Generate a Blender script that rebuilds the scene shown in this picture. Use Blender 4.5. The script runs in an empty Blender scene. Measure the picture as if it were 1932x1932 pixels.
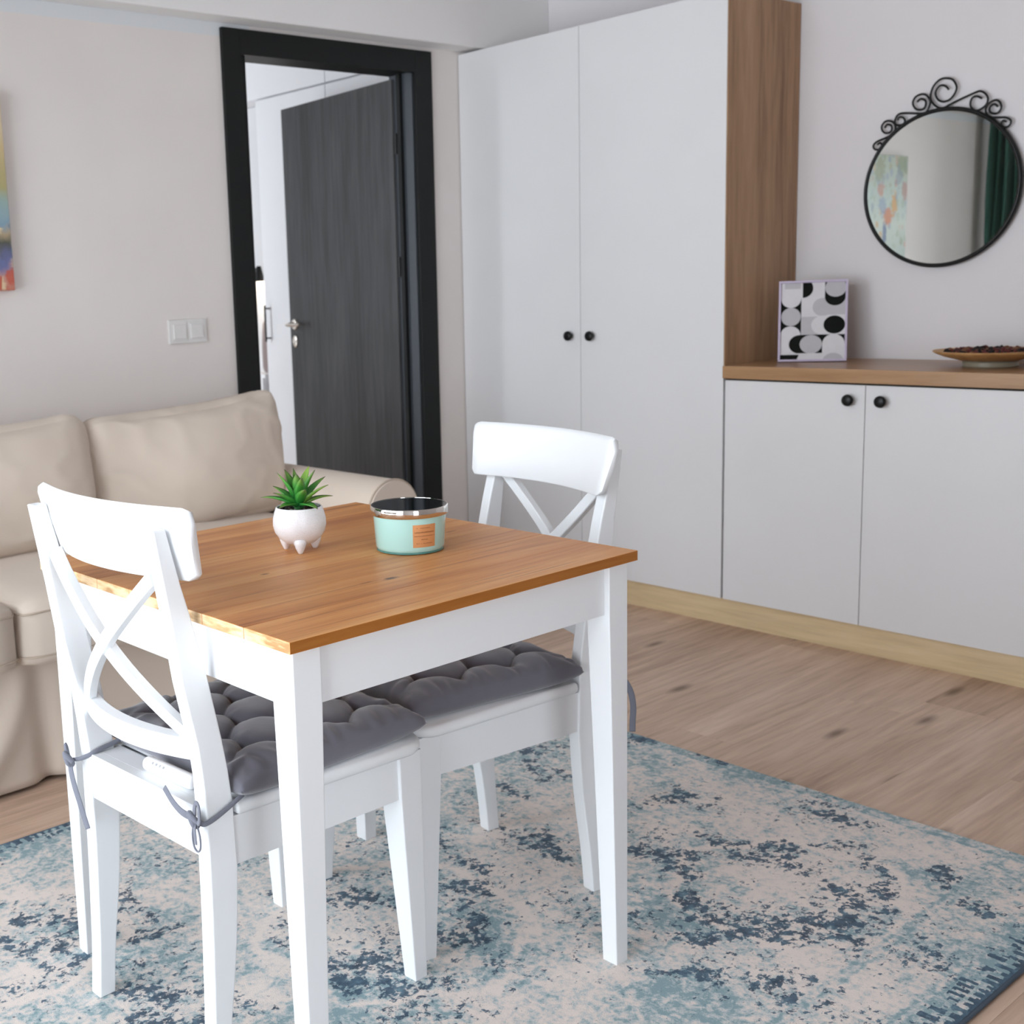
import bpy, bmesh, math, random
import numpy as np
from mathutils import Vector, Matrix, noise
random.seed(7)
SC = bpy.context.scene
COL = SC.collection
# ------------------------------------------------------------------ camera, world, light, exposure
cam_d = bpy.data.cameras.new('camera')
cam = bpy.data.objects.new('camera', cam_d)
COL.objects.link(cam)
CR = Vector((0.777292, -0.627860, -0.040117)); CU = Vector((0.132361, 0.100859, 0.986057)); CF = Vector((0.615059, 0.771764, -0.161502))
m3 = Matrix((CR, CU, -CF)).transposed()
cam.matrix_world = Matrix.Translation((0, 0, 1.2099)) @ m3.to_4x4()
cam_d.sensor_fit = 'HORIZONTAL'; cam_d.sensor_width = 36.0
cam_d.lens = 2295.68 / 1932 * 36
cam_d.shift_x = 0.1792; cam_d.shift_y = -0.0247
cam_d.clip_start = 0.02
cam_d.dof.use_dof = True; cam_d.dof.focus_distance = 1.75; cam_d.dof.aperture_fstop = 9.0
SC.camera = cam
w = bpy.data.worlds.new('sky'); SC.world = w; w.use_nodes = True
bg = w.node_tree.nodes['Background']
bg.inputs[0].default_value = (0.865, 0.93, 1.0, 1); bg.inputs[1].default_value = 6.9
SC.view_settings.view_transform = 'Standard'; SC.view_settings.look = 'None'
SC.view_settings.gamma = 1.0; SC.view_settings.use_curve_mapping = False
SC.view_settings.exposure = 0.15
SC.cycles.max_bounces = 12; SC.cycles.diffuse_bounces = 8; SC.cycles.sample_clamp_indirect = 8
SC.cycles.use_denoising = True

def portal(name, loc, rot, sx, sy):
    d = bpy.data.lights.new(name, 'AREA'); d.shape = 'RECTANGLE'; d.size = sx; d.size_y = sy
    d.cycles.is_portal = True
    o = bpy.data.objects.new(name, d); COL.objects.link(o); o.location = loc; o.rotation_euler = rot
    return o
H = math.pi / 2
# openings: west window of the living room, added south fill window, window of the bedroom (portals let the sky light in)
portal('daylight_portal_west', (-0.375, 1.85, 1.07), (0, -H, 0), 2.06, 2.7)
portal('fill_portal_south', (.15, -1.36, 1.17), (H, 0, 0), .96, 2.26)
portal('daylight_portal_bedroom', (1.24, 5.75, 1.35), (0, -H, 0), 2.1, 1.2)

# ------------------------------------------------------------------ material helpers
def lin(c):
    if isinstance(c, str):
        c = tuple(int(c[i:i + 2], 16) / 255 for i in (0, 2, 4))
    f = lambda v: v / 12.92 if v <= .04045 else ((v + .055) / 1.055) ** 2.4
    return (f(c[0]), f(c[1]), f(c[2]), 1)

class N:
    def __init__(s, name):
        s.m = bpy.data.materials.new(name); s.m.use_nodes = True; s.t = s.m.node_tree
        s.b = s.t.nodes['Principled BSDF']
    def n(s, typ, **kw):
        x = s.t.nodes.new('ShaderNode' + typ)
        for k, v in kw.items():
            if k in x.inputs.keys(): s.inp(x, k, v)
            else: setattr(x, k, v)
        return x
    def inp(s, x, k, v):
        if isinstance(v, bpy.types.NodeSocket): s.t.links.new(v, x.inputs[k])
        else: x.inputs[k].default_value = v
    def set(s, **kw):
        for k, v in kw.items(): s.inp(s.b, k.replace('_', ' '), v)
        return s
    def obj(s): return s.n('TexCoord').outputs['Object']
    def math(s, op, a, b=0.0, c=None, clamp=False):
        x = s.t.nodes.new('ShaderNodeMath'); x.operation = op; x.use_clamp = clamp
        for i, v in enumerate([a, b] + ([c] if c is not None else [])):
            if isinstance(v, bpy.types.NodeSocket): s.t.links.new(v, x.inputs[i])
            else: x.inputs[i].default_value = v
        return x.outputs[0]
    def mapping(s, vec, scale=(1, 1, 1), loc=(0, 0, 0)):
        return s.n('Mapping', Vector=vec, Scale=scale, Location=loc).outputs[0]
    def noise(s, vec, scale, detail=4, rough=.55, dist=0.0):
        return s.n('TexNoise', Vector=vec, Scale=scale, Detail=detail, Roughness=rough, Distortion=dist).outputs['Fac']
    def ramp(s, fac, stops, mode='LINEAR'):
        r = s.n('ValToRGB', Fac=fac); r.color_ramp.interpolation = mode
        e = r.color_ramp.elements
        while len(e) < len(stops): e.new(.5)
        for q, (p, c) in zip(e, stops): q.position = p; q.color = c if len(c) == 4 else lin(c)
        return r.outputs[0]
    def mix(s, f, a, b, blend='MIX'):
        x = s.t.nodes.new('ShaderNodeMix'); x.data_type = 'RGBA'; x.blend_type = blend
        for i, v in ((0, f), (6, a), (7, b)):
            if isinstance(v, bpy.types.NodeSocket): s.t.links.new(v, x.inputs[i])
            else: x.inputs[i].default_value = v
        return x.outputs[2]
    def bump(s, h, strength=.2, dist=.01):
        b = s.n('Bump', Height=h, Strength=strength, Distance=dist)
        s.t.links.new(b.outputs[0], s.b.inputs['Normal']); return s

G = lambda v: (v, v, v, 1)
def paint(name, col, rough=.5, spec=.5, var=.03, bump=0.0, scale=6):
    k = N(name); o = k.obj()
    n = k.noise(o, scale, 5)
    c = lin(col)
    dk = tuple(x * (1 - var) for x in c[:3]) + (1,)
    lt = tuple(min(1, x * (1 + var)) for x in c[:3]) + (1,)
    k.set(Base_Color=k.ramp(n, [(.3, dk), (.7, lt)]), Roughness=rough, Specular_IOR_Level=spec)
    if bump: k.bump(k.noise(o, 220, 3), bump, .002)
    return k.m

def plain(name, col, rough=.4, metal=0.0, spec=.5):
    k = N(name); o = k.obj()
    c = lin(col); n = k.noise(o, 40, 3)
    k.set(Base_Color=k.ramp(n, [(.2, tuple(x * .94 for x in c[:3]) + (1,)), (.8, c)]), Roughness=rough, Metallic=metal, Specular_IOR_Level=spec)
    return k.m

def wood(name, cols, axis=0, fine=60, rough=.45, perpiece=True, rnd=.25, knots=None, scale=1.0, coarse=5, bump=.08, spec=.4):
    """grain along the given axis; cols = dark, mid, light"""
    k = N(name); o = k.obj()
    if perpiece:
        r = k.n('ObjectInfo').outputs['Random']
        off = k.n('CombineXYZ', X=k.math('MULTIPLY', r, 17.0), Y=k.math('MULTIPLY', r, 31.0), Z=k.math('MULTIPLY', r, 23.0)).outputs[0]
        v = k.n('VectorMath', operation='ADD'); k.inp(v, 0, o); k.inp(v, 1, off); v = v.outputs[0]
    else: v = o; r = None
    sc = [1.0, 1.0, 1.0]; sc[axis] = .07
    sc = tuple(x * scale for x in sc)
    mv = k.mapping(v, sc)
    n1 = k.noise(mv, coarse, 6, .6, .6)
    n2 = k.noise(mv, fine, 4, .6)
    f = k.math('ADD', k.math('MULTIPLY', n1, .62), k.math('MULTIPLY', n2, .38))
    if r is not None:
        f = k.math('ADD', f, k.math('MULTIPLY', k.math('SUBTRACT', r, .5), rnd))
    c = k.ramp(f, [(.32, cols[0]), (.5, cols[1]), (.68, cols[2])])
    if knots:
        d, (kx, ky, kz), kc, thr = knots      # scattered dark knots, longer along the grain
        kv = k.n('TexVoronoi', Vector=k.mapping(v, (kx, ky, kz)), voronoi_dimensions='2D', Scale=1.0, Randomness=1.0)
        m = k.n('MapRange', **{'Value': k.math('ADD', kv.outputs['Distance'], k.math('MULTIPLY', k.math('SUBTRACT', n2, .5), .03)), 'From Min': thr, 'From Max': d, 'To Min': 0.0, 'To Max': 1.0}).outputs[0]
        keep = k.math('GREATER_THAN', k.n('SeparateColor', Color=kv.outputs['Color'])  .outputs[0], .40)
        c = k.mix(k.math('MULTIPLY', m, k.math('MULTIPLY', keep, .8)), c, lin(kc))
    k.set(Base_Color=c, Roughness=rough, Specular_IOR_Level=spec)
    if bump: k.bump(n2, bump, .002)
    return k

def fabric(name, col, var=.08, rough=.95, sheen=.2, weave=900, bump=.25, scale=5):
    k = N(name); o = k.obj()
    c = lin(col)
    n = k.noise(o, scale, 4); wv = k.noise(o, weave, 2)
    f = k.math('ADD', k.math('MULTIPLY', n, .6), k.math('MULTIPLY', wv, .4))
    k.set(Base_Color=k.ramp(f, [(.3, tuple(x * (1 - var) for x in c[:3]) + (1,)), (.7, tuple(x * (1 + var) for x in c[:3]) + (1,))]), Roughness=rough, Sheen_Weight=sheen, Specular_IOR_Level=.2)
    k.bump(wv, bump, .001)
    return k.m

def emis(name, col, st):
    k = N(name); k.set(Base_Color=lin(col), Emission_Color=lin(col), Emission_Strength=st); return k.m

M = {}
M['white_paint'] = paint('white_furniture_paint', 'DFE1E3', .35, .5, .012, .02)
M['cabinet'] = paint('cabinet_laminate', 'DCDCDD', .38, .45, .01)
M['bed_cab'] = paint('bedroom_laminate', 'F0F0F2', .45, .4, .01)
M['cab_edge'] = paint('cabinet_edge', 'C9C9C9', .5, .4, .01)
M['switch'] = plain('switch_plastic', 'DAD8D6', .35)
M['black'] = plain('black_metal', '08090A', .38, 0, .35)
M['blackmatte'] = plain('black_lacquer', '101312', .5)
M['chrome'] = plain('chrome', 'E6E2DC', .06, 1)
M['nickel'] = plain('brushed_nickel', 'E4DDD4', .38, 1)
M['shadow'] = plain('painted_gap_shade', '2A2724', .9)  # near-black that puts the shade of gaps into the colour
# wall paint: warm grey with a white painted band below the ceiling
k = N('wall_paint_band'); o = k.obj(); sx = k.n('SeparateXYZ', Vector=o)
band = k.math('MULTIPLY', k.math('GREATER_THAN', sx.outputs[2], 2.072), k.math('LESS_THAN', sx.outputs[0], 2.6))
k.set(Base_Color=k.mix(band, k.ramp(k.noise(o, 3, 4), [(.3, 'DAD4D0'), (.7, 'DED8D5')]), lin('D3D6D8')), Roughness=.85, Specular_IOR_Level=.2)
k.bump(k.noise(o, 160, 3), .06, .002); M['wall_n'] = k.m
M['wall'] = paint('wall_paint', 'DEDBDC', .85, .2, .012, .06, 3)
M['ceil'] = paint('ceiling_paint', 'E2E0DF', .9, .2, .01, .04, 3)
M['bedroom'] = paint('bedroom_paint', 'E3E3E4', .85, .2, .01, .04, 3)
M['floor_base'] = plain('subfloor', '8A7260', .9)
kf = wood('oak_laminate', ('9C7F6B', 'C8AC96', 'E3CAB5'), 0, 60, .45, True, .05, (.025, (1.5, 5.2, 0), '66503F', .105), 1.0, 6, .05, .3); M['plank'] = kf.m
M['counter'] = wood('oak_worktop', ('83603F', 'A07A55', 'B08B66'), 1, 70, .32, False, 0, None, 1, 9, .05, .5).m
M['panel'] = wood('oak_side_panel', ('7C5B42', 'A58262', 'B99776'), 2, 60, .5, False, 0, None, 1, 7, .05, .4).m
M['plinth'] = wood('oak_plinth', ('BDA680', 'D3BD97', 'E0CDAA'), 1, 70, .5, False, 0, None, 1, 9, .05, .4).m
# stained pine of the table top with its one big knot
kt = wood('stained_pine', ('A6673A', 'C98A52', 'DBA46B'), 0, 60, .42, True, .10, None, 1.0, 9, .05, .3)
def pine_marks(kt):
    """dark growth-line streaks and the three knots of the top, placed in the table's own space"""
    base = kt.b.inputs['Base Color'].links[0].from_socket
    o = kt.obj(); r = kt.n('ObjectInfo').outputs['Random']
    off = kt.n('CombineXYZ', X=0.0, Y=kt.math('MULTIPLY', r, 9.0), Z=0.0).outputs[0]
    v = kt.n('VectorMath', operation='ADD'); kt.inp(v, 0, o); kt.inp(v, 1, off)
    st = kt.noise(kt.mapping(v.outputs[0], (.45, 24, 24)), 1.7, 3, .6, .6)
    sm_ = kt.n('MapRange', **{'Value': st, 'From Min': .60, 'From Max': .74, 'To Min': 0.0, 'To Max': .62}).outputs[0]
    c = kt.mix(sm_, base, lin('7A3F1C'))
    for (x, y, rx, ry, amt) in ((1.247, 1.416, .017, .0085, .9), (1.129, 1.593, .011, .005, .7), (1.567, 1.606, .020, .004, .55), (1.205, 1.424, .020, .003, .5), (1.395, 1.300, .12, .0022, .5), (1.12, 1.422, .20, .0018, .5), (1.40, 1.412, .18, .0018, .55), (1.45, 1.275, .10, .0020, .5), (1.36, 1.285, .16, .0016, .4), (1.05, 1.33, .13, .0018, .45), (1.30, 1.52, .22, .0016, .4), (1.52, 1.44, .10, .0020, .5), (1.17, 1.75, .14, .0018, .4), (1.02, 1.50, .09, .0018, .45)):
        q = kt.n('Mapping', Vector=o, Location=(-(x - 1.2897) / rx, -(y - 1.6201) / ry, 0), Scale=(1 / rx, 1 / ry, 0)).outputs[0]
        ln = kt.n('VectorMath', operation='LENGTH'); kt.inp(ln, 0, q)
        wob = kt.math('ADD', ln.outputs['Value'], kt.math('MULTIPLY', kt.noise(o, 120, 3), .8))
        m_ = kt.n('MapRange', **{'Value': wob, 'From Min': 1.45, 'From Max': .75, 'To Min': 0.0, 'To Max': amt}).outputs[0]
        c = kt.mix(m_, c, lin('4E2A22'))
    kt.set(Base_Color=c)
pine_marks(kt)
M['pine'] = kt.m
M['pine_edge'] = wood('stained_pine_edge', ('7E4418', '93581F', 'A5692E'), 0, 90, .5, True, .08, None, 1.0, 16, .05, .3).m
ke = N('pine_end_grain'); o = ke.obj()
wv = ke.n('TexWave', Vector=ke.mapping(o, (1, 6, 30)), Scale=4.0, Distortion=6.0, Detail=3.0)
ke.set(Base_Color=ke.ramp(ke.math('ADD', ke.math('MULTIPLY', wv.outputs['Fac'], .3), ke.math('MULTIPLY', ke.noise(ke.mapping(o, (1, 1, 1)), 14, 5), .7)), [(.3, 'A57C4C'), (.55, 'CFAE82'), (.8, 'DDC3A0')]), Roughness=.5)
M['pine_end'] = ke.m
kd = wood('charcoal_door', ('2D2C2C', '434344', '565657'), 2, 60, .45, False, 0, None, 1, 9, .06, .35); M['door'] = kd.m
M['frame'] = plain('charcoal_frame', '0F1211', .5, 0, .3)
M['jamb'] = plain('charcoal_jamb', '454A50', .4)
M['sofa'] = fabric('beige_cotton', 'CFC1B3', .05, .95, .15, 1100, .12, 3)
M['piping'] = fabric('beige_piping', 'B9A999', .05, .95, .1)
M['cushion'] = fabric('grey_velour', '62616A', .10, .85, .55, 900, .2, 9)
M['tie'] = fabric('grey_tie', '6C6E78', .05, .9, .2)
M['green'] = fabric('green_curtain_cloth', '3C6258', .08, .9, .3)
M['taupe'] = fabric('taupe_velvet', '8F7E7C', .08, .8, .5)

# ------------------------------------------------------------------ geometry helpers
def tag(o, label=None, cat=None, group=None, kind=None):
    for k_, v_ in (('label', label), ('category', cat), ('group', group), ('kind', kind)):
        if v_: o[k_] = v_
    return o
def root(name, loc, label, cat, group=None, rz=0):
    e = bpy.data.objects.new(name, None); COL.objects.link(e); e.empty_display_size = .05
    e.location = loc; e.rotation_euler = (0, 0, rz)
    return tag(e, label, cat, group)
def part(name, bm, mat, parent=None, smooth=False, local=False, label=None, auto=None):
    """links bm (world coordinates unless local) as one mesh object below parent"""
    me = bpy.data.meshes.new(name)
    if parent is not None and not local:
        r_ = parent
        while r_.parent: r_ = r_.parent
        bmesh.ops.translate(bm, verts=bm.verts, vec=-Vector(r_.location))
    bmesh.ops.recalc_face_normals(bm, faces=bm.faces)
    bm.to_mesh(me); bm.free()
    for mm in (mat if isinstance(mat, (list, tuple)) else [mat]): me.materials.append(mm)
    o_ = bpy.data.objects.new(name, me); COL.objects.link(o_)
    if smooth:
        for p_ in me.polygons: p_.use_smooth = True
        if auto: me.set_sharp_from_angle(angle=math.radians(auto))
    if parent is not None: o_.parent = parent
    if label: o_['label'] = label
    return o_
def struct(name, bm, mat, parent=None, label=None, **kw):
    o_ = part(name, bm, mat, parent, **kw)
    if parent is None: tag(o_, label, None, None, 'structure')
    return o_
def nb(): return bmesh.new()
def box(bm, x0, x1, y0, y1, z0, z1, bev=0, seg=2, mi=0):
    vs = [bm.verts.new((x, y, z)) for x in (x0, x1) for y in (y0, y1) for z in (z0, z1)]
    fs = [bm.faces.new([vs[i] for i in q]) for q in ((0, 1, 3, 2), (4, 6, 7, 5), (0, 4, 5, 1), (2, 3, 7, 6), (0, 2, 6, 4), (1, 5, 7, 3))]
    for f in fs: f.material_index = mi
    bmesh.ops.recalc_face_normals(bm, faces=fs)
    if bev:
        es = list({e for f in fs for e in f.edges})
        bmesh.ops.bevel(bm, geom=es, offset=bev, segments=seg, affect='EDGES', profile=.5)
    return vs
def bx(*a, **kw):
    bm = nb(); box(bm, *a, **kw); return bm
def hexa(bm, bot, top, bev=0):
    """8 corner solid: two quads of 4 points"""
    vb = [bm.verts.new(p) for p in bot]; vt = [bm.verts.new(p) for p in top]
    fs = [bm.faces.new(vb[::-1]), bm.faces.new(vt)]
    for i in range(4): fs.append(bm.faces.new([vb[i], vb[(i + 1) % 4], vt[(i + 1) % 4], vt[i]]))
    if bev:
        bmesh.ops.bevel(bm, geom=list({e for f in fs for e in f.edges}), offset=bev, segments=2, affect='EDGES', profile=.5)
def loft(bm, rings, cap=True, closed=False):
    """rings = lists of points, each ring closed"""
    R_ = [[bm.verts.new(p) for p in r] for r in rings]
    n = len(R_[0])
    pairs = list(zip(R_[:-1], R_[1:])) + ([(R_[-1], R_[0])] if closed else [])
    for a, b in pairs:
        for i in range(n):
            bm.faces.new([a[i], a[(i + 1) % n], b[(i + 1) % n], b[i]])
    if cap and not closed:
        bm.faces.new(R_[0][::-1]); bm.faces.new(R_[-1])
def cat(pts, k=6, closed=False):
    P = [Vector(p) for p in pts]; out = []
    n = len(P)
    for i in range(n if closed else n - 1):
        if closed: p0, p1, p2, p3 = P[i - 1], P[i], P[(i + 1) % n], P[(i + 2) % n]
        else: p0, p1, p2, p3 = P[max(i - 1, 0)], P[i], P[i + 1], P[min(i + 2, n - 1)]
        for j in range(k):
            t = j / k
            out.append(.5 * ((2 * p1) + (p2 - p0) * t + (2 * p0 - 5 * p1 + 4 * p2 - p3) * t * t + (3 * p1 - p0 - 3 * p2 + p3) * t ** 3))
    if not closed: out.append(P[-1])
    return out
def tube(bm, pts, ra, rb=None, n=8, closed=False, up=Vector((0, 0, 1))):
    """sweep an ellipse (ra sideways, rb along the transported up)"""
    rb = ra if rb is None else rb
    P = [Vector(p) for p in pts]; rings = []
    u = Vector(up)
    for i, p in enumerate(P):
        if closed: t = P[(i + 1) % len(P)] - P[i - 1]
        else: t = P[min(i + 1, len(P) - 1)] - P[max(i - 1, 0)]
        t.normalize()
        u = u - t * u.dot(t)
        if u.length < 1e-4: u = t.orthogonal()
        u.normalize(); s = t.cross(u)
        rings.append([p + s * (ra * math.cos(a)) + u * (rb * math.sin(a)) for a in [2 * math.pi * j / n for j in range(n)]])
    loft(bm, rings, True, closed)
def lathe(bm, prof, c=(0, 0, 0), n=48, mi=0):
    """profile of (r, z); r = 0 ends are closed"""
    rings = []
    for r, z in prof:
        if r < 1e-6: rings.append([bm.verts.new((c[0], c[1], c[2] + z))])
        else: rings.append([bm.verts.new((c[0] + r * math.cos(2 * math.pi * j / n), c[1] + r * math.sin(2 * math.pi * j / n), c[2] + z)) for j in range(n)])
    for a, b in zip(rings[:-1], rings[1:]):
        for j in range(n):
            q = [a[j % len(a)], a[(j + 1) % len(a)], b[(j + 1) % len(b)], b[j % len(b)]]
            q = list(dict.fromkeys(q))
            if len(q) > 2:
                f = bm.faces.new(q); f.material_index = mi
def soft_map(h, r, puff, seed=0, wr=.004, wf=6.0, shape=None, fold=0.0):
    hx, hy, hz = h
    def f(a, b, d):
        q = Vector((a * hx, b * hy, d * hz))
        inner = Vector((max(-hx + r, min(hx - r, q.x)), max(-hy + r, min(hy - r, q.y)), max(-hz + r, min(hz - r, q.z))))
        dlt = q - inner
        p = inner + dlt.normalized() * r if dlt.length > 1e-6 else q
        ea, eb, ed = 1 - a * a, 1 - b * b, 1 - d * d
        p += Vector((puff[0] * a * eb * ed, puff[1] * b * ea * ed, puff[2] * d * ea * eb))
        p += noise.noise_vector(Vector((p.x * wf + seed * 3.1, p.y * wf + seed, p.z * wf))) * wr
        if fold:                                  # creases: thin ridges along the level lines of a stretched noise
            t = noise.noise(Vector((p.x * 7 + p.z * 5 + seed, p.y * 3, p.z * 9 - p.x * 3)))
            w_ = .35 + .65 * max(abs(a), abs(d)) ** 3
            p.y -= fold * w_ * max(0.0, 1 - abs(t) / .22) ** 2
        return shape(p, a, b, d) if shape else p
    return f
def soft_box(c, h, r, puff, n=14, seed=0, wr=.004, wf=6.0, shape=None, fold=0.0):
    """cushion: subdivided rounded box, half sizes h, puffed faces, soft wrinkles"""
    bm = nb()
    bmesh.ops.create_cube(bm, size=2)
    bmesh.ops.subdivide_edges(bm, edges=bm.edges[:], cuts=n, use_grid_fill=True)
    f = soft_map(h, r, puff, seed, wr, wf, shape, fold)
    for v in bm.verts: v.co = f(*v.co)
    bmesh.ops.translate(bm, verts=bm.verts, vec=c)
    return bm
def xf(bm, mat): bmesh.ops.transform(bm, matrix=mat, verts=bm.verts); return bm
def pts_map(pts, mat): return [mat @ Vector(p) for p in pts]

XC, XE, YN = 3.616, 4.05, 3.60          # cabinet fronts, east wall, north wall
XW, YS, FZ, CZ = -0.36, -1.35, -0.010, 2.52
# ------------------------------------------------------------------ the room
fl = struct('floor', bx(XW - .1, XE + .1, YS - .1, YN + .13, -.06, -.0175), M['floor_base'], label='oak laminate floor of long planks')
pl = None; nrow = 0; PW, PL = .192, 1.285
y = YS
while y < YN + .1:
    x = XW - random.uniform(0, PL)
    while x < XE:
        x0, x1 = max(x, XW), min(x + PL, XE)
        if x1 - x0 > .02:
            if x1 - x0 > PL - .001 and pl is not None:
                o = pl.copy(); COL.objects.link(o); o.parent = fl
            else:
                bm = nb(); box(bm, 0, x1 - x0 - .0003, 0, PW - .0004, 0, .0075)
                o = part('plank', bm, M['plank'], fl, local=True)
                if x1 - x0 > PL - .001: pl = o
            o.location = (x0, y, -.0175)
        x += PL
    y += PW; nrow += 1
DX0, DX1, DZ = 2.472, 3.457, 2.1005      # door frame, outer
OX0, OX1, OZ = 2.50, 3.43, 2.07          # rough opening behind it
bm = nb()
box(bm, XW - .1, OX0, YN, YN + .13, FZ, CZ); box(bm, OX1, XE + .1, YN, YN + .13, FZ, CZ); box(bm, OX0, OX1, YN, YN + .13, OZ, CZ)
struct('wall_north', bm, M['wall_n'], label='warm grey wall behind the sofa with a doorway')
struct('wall_east', bx(XE, XE + .1, YS - .1, YN, FZ, CZ), M['wall'], label='pale grey wall with the round mirror')
bm = nb()                                # west wall with its window, south wall with an opening added for fill light
WY0, WY1, WZ0, WZ1 = .50, 3.20, .04, 2.10
box(bm, XW - .1, XW, YS - .1, WY0, FZ, CZ); box(bm, XW - .1, XW, WY1, YN, FZ, CZ)
box(bm, XW - .1, XW, WY0, WY1, FZ, WZ0); box(bm, XW - .1, XW, WY0, WY1, WZ1, CZ)
struct('wall_west', bm, M['wall'], label='pale wall with the big window')
SX0, SX1, SZ0, SZ1 = -.33, .63, .04, 2.30
bm = nb()
box(bm, XW, SX0, YS - .1, YS, FZ, CZ); box(bm, SX1, XE, YS - .1, YS, FZ, CZ)
box(bm, SX0, SX1, YS - .1, YS, FZ, SZ0); box(bm, SX0, SX1, YS - .1, YS, SZ1, CZ)
struct('wall_south', bm, M['wall'], label='pale wall with the smaller added window')
struct('ceiling', bx(XW - .1, XE + .1, YS - .1, YN + .13, CZ, CZ + .1), M['ceil'], label='white plaster ceiling')
struct('trim_1', bx(XW, XE, 3.50, YN, 2.116, CZ, bev=.004), M['ceil'], label='white boxed beam under the ceiling along the north wall')
kg = N('window_glass'); tr = kg.n('BsdfTransparent'); gl = kg.n('BsdfGlossy', Roughness=0.0); fr = kg.n('Fresnel', IOR=1.45)
mx = kg.n('MixShader'); kg.inp(mx, 0, fr.outputs[0]); kg.t.links.new(tr.outputs[0], mx.inputs[1]); kg.t.links.new(gl.outputs[0], mx.inputs[2])
kg.t.links.new(mx.outputs[0], kg.t.nodes['Material Output'].inputs[0]); M['glass'] = kg.m
def window(name, horiz, a0, a1, z0, z1, c, nm, label):
    """frame of four bars and mullions standing in an opening; horiz: along x, else along y"""
    B = (lambda bm, u0, u1, d0, d1, e0, e1: box(bm, u0, u1, c + d0, c + d1, e0, e1, bev=.003)) if horiz else (lambda bm, u0, u1, d0, d1, e0, e1: box(bm, c + d0, c + d1, u0, u1, e0, e1, bev=.003))
    e = bpy.data.objects.new(name, None); COL.objects.link(e); e.location = ((a0 + a1) / 2, c, z0) if horiz else (c, (a0 + a1) / 2, z0)
    tag(e, label, None, None, 'structure')
    bm = nb(); B(bm, a0, a1, -.03, .03, z0, z0 + .05); B(bm, a0, a1, -.03, .03, z1 - .05, z1)
    for i in range(nm + 2):
        u = a0 + .025 + (a1 - a0 - .05) * i / (nm + 1); B(bm, u - .025, u + .025, -.03, .03, z0 + .05, z1 - .05)
    part('window_frame', bm, M['white_paint'], e)
    for i in range(nm + 1):
        u0 = a0 + .05 + (a1 - a0 - .05) * i / (nm + 1); u1 = a0 + (a1 - a0 - .05) * (i + 1) / (nm + 1)
        bm = nb(); box(bm, *((u0, u1, c - .004, c + .004) if horiz else (c - .004, c + .004, u0, u1)), z0 + .05, z1 - .05)
        part('window_pane', bm, M['glass'], e)
window('window_1', False, WY0, WY1, WZ0, WZ1, XW - .05, 1, 'big white framed window in the west wall')
window('added_window_south', True, SX0, SX1, SZ0, SZ1, YS - .05, 0, 'unseen white framed window added in the south wall for fill light')  # unseen opening added to brighten the sofa and the floor beside it

# bedroom seen through the doorway
BX0, BX1, BY1 = 1.25, 4.35, 6.45
struct('floor_bedroom', bx(BX0, BX1, YN + .13, BY1, -.06, FZ), M['plank'], label='oak floor of the bedroom')
struct('ceiling_bedroom', bx(BX0, BX1, YN + .13, BY1, CZ, CZ + .1), M['bedroom'], label='white bedroom ceiling')
struct('wall_bedroom_north', bx(BX0, BX1, BY1, BY1 + .1, FZ, CZ), M['bedroom'], label='white far wall of the bedroom')
struct('wall_bedroom_east', bx(BX1, BX1 + .1, YN + .13, BY1, FZ, CZ), M['bedroom'], label='white bedroom wall behind the wall lamp')
bm = nb(); q0, q1, r0, r1 = 5.15, 6.35, .30, 2.4
box(bm, BX0 - .1, BX0, YN + .13, q0, FZ, CZ); box(bm, BX0 - .1, BX0, q1, BY1, FZ, CZ); box(bm, BX0 - .1, BX0, q0, q1, FZ, r0); box(bm, BX0 - .1, BX0, q0, q1, r1, CZ)
struct('wall_bedroom_west', bm, M['bedroom'], label='white bedroom wall with the window')
window('window_3', False, q0, q1, r0, r1, BX0 - .05, 0, 'white framed bedroom window')

# ------------------------------------------------------------------ door
d = bpy.data.objects.new('door_1', None); COL.objects.link(d); d.location = (2.96, 3.60, FZ)
tag(d, 'charcoal wood grain door standing open in a black frame', None, None, 'structure')
IX0, IX1, IZ = 2.547, 3.368, 2.016
bm = nb()
box(bm, DX0, IX0, 3.583, 3.60, FZ, DZ, bev=.0015); part('architrave', bm, M['frame'], d)
bm = nb(); box(bm, IX1, DX1, 3.583, 3.60, FZ, DZ, bev=.0015); part('architrave', bm, M['frame'], d)
bm = nb(); box(bm, IX0, IX1, 3.583, 3.60, IZ, DZ, bev=.0015); part('architrave', bm, M['frame'], d)
bm = nb()
box(bm, OX0 + .004, 2.560, 3.60, 3.73, FZ, 2.066); part('jamb', bm, M['frame'], d)
bm = nb(); box(bm, 2.560, 2.575, 3.60, 3.675, FZ, 2.03); part('door_stop', bm, M['frame'], d)
bm = nb(); box(bm, 3.362, OX1 - .004, 3.60, 3.73, FZ, 2.066); part('jamb', bm, M['jamb'], d)
bm = nb(); box(bm, 3.347, 3.362, 3.655, 3.675, FZ, 2.03); part('door_stop', bm, M['frame'], d)
bm = nb(); box(bm, 2.560, 3.362, 3.60, 3.73, 2.022, 2.066); part('head_jamb', bm, M['frame'], d)
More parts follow.
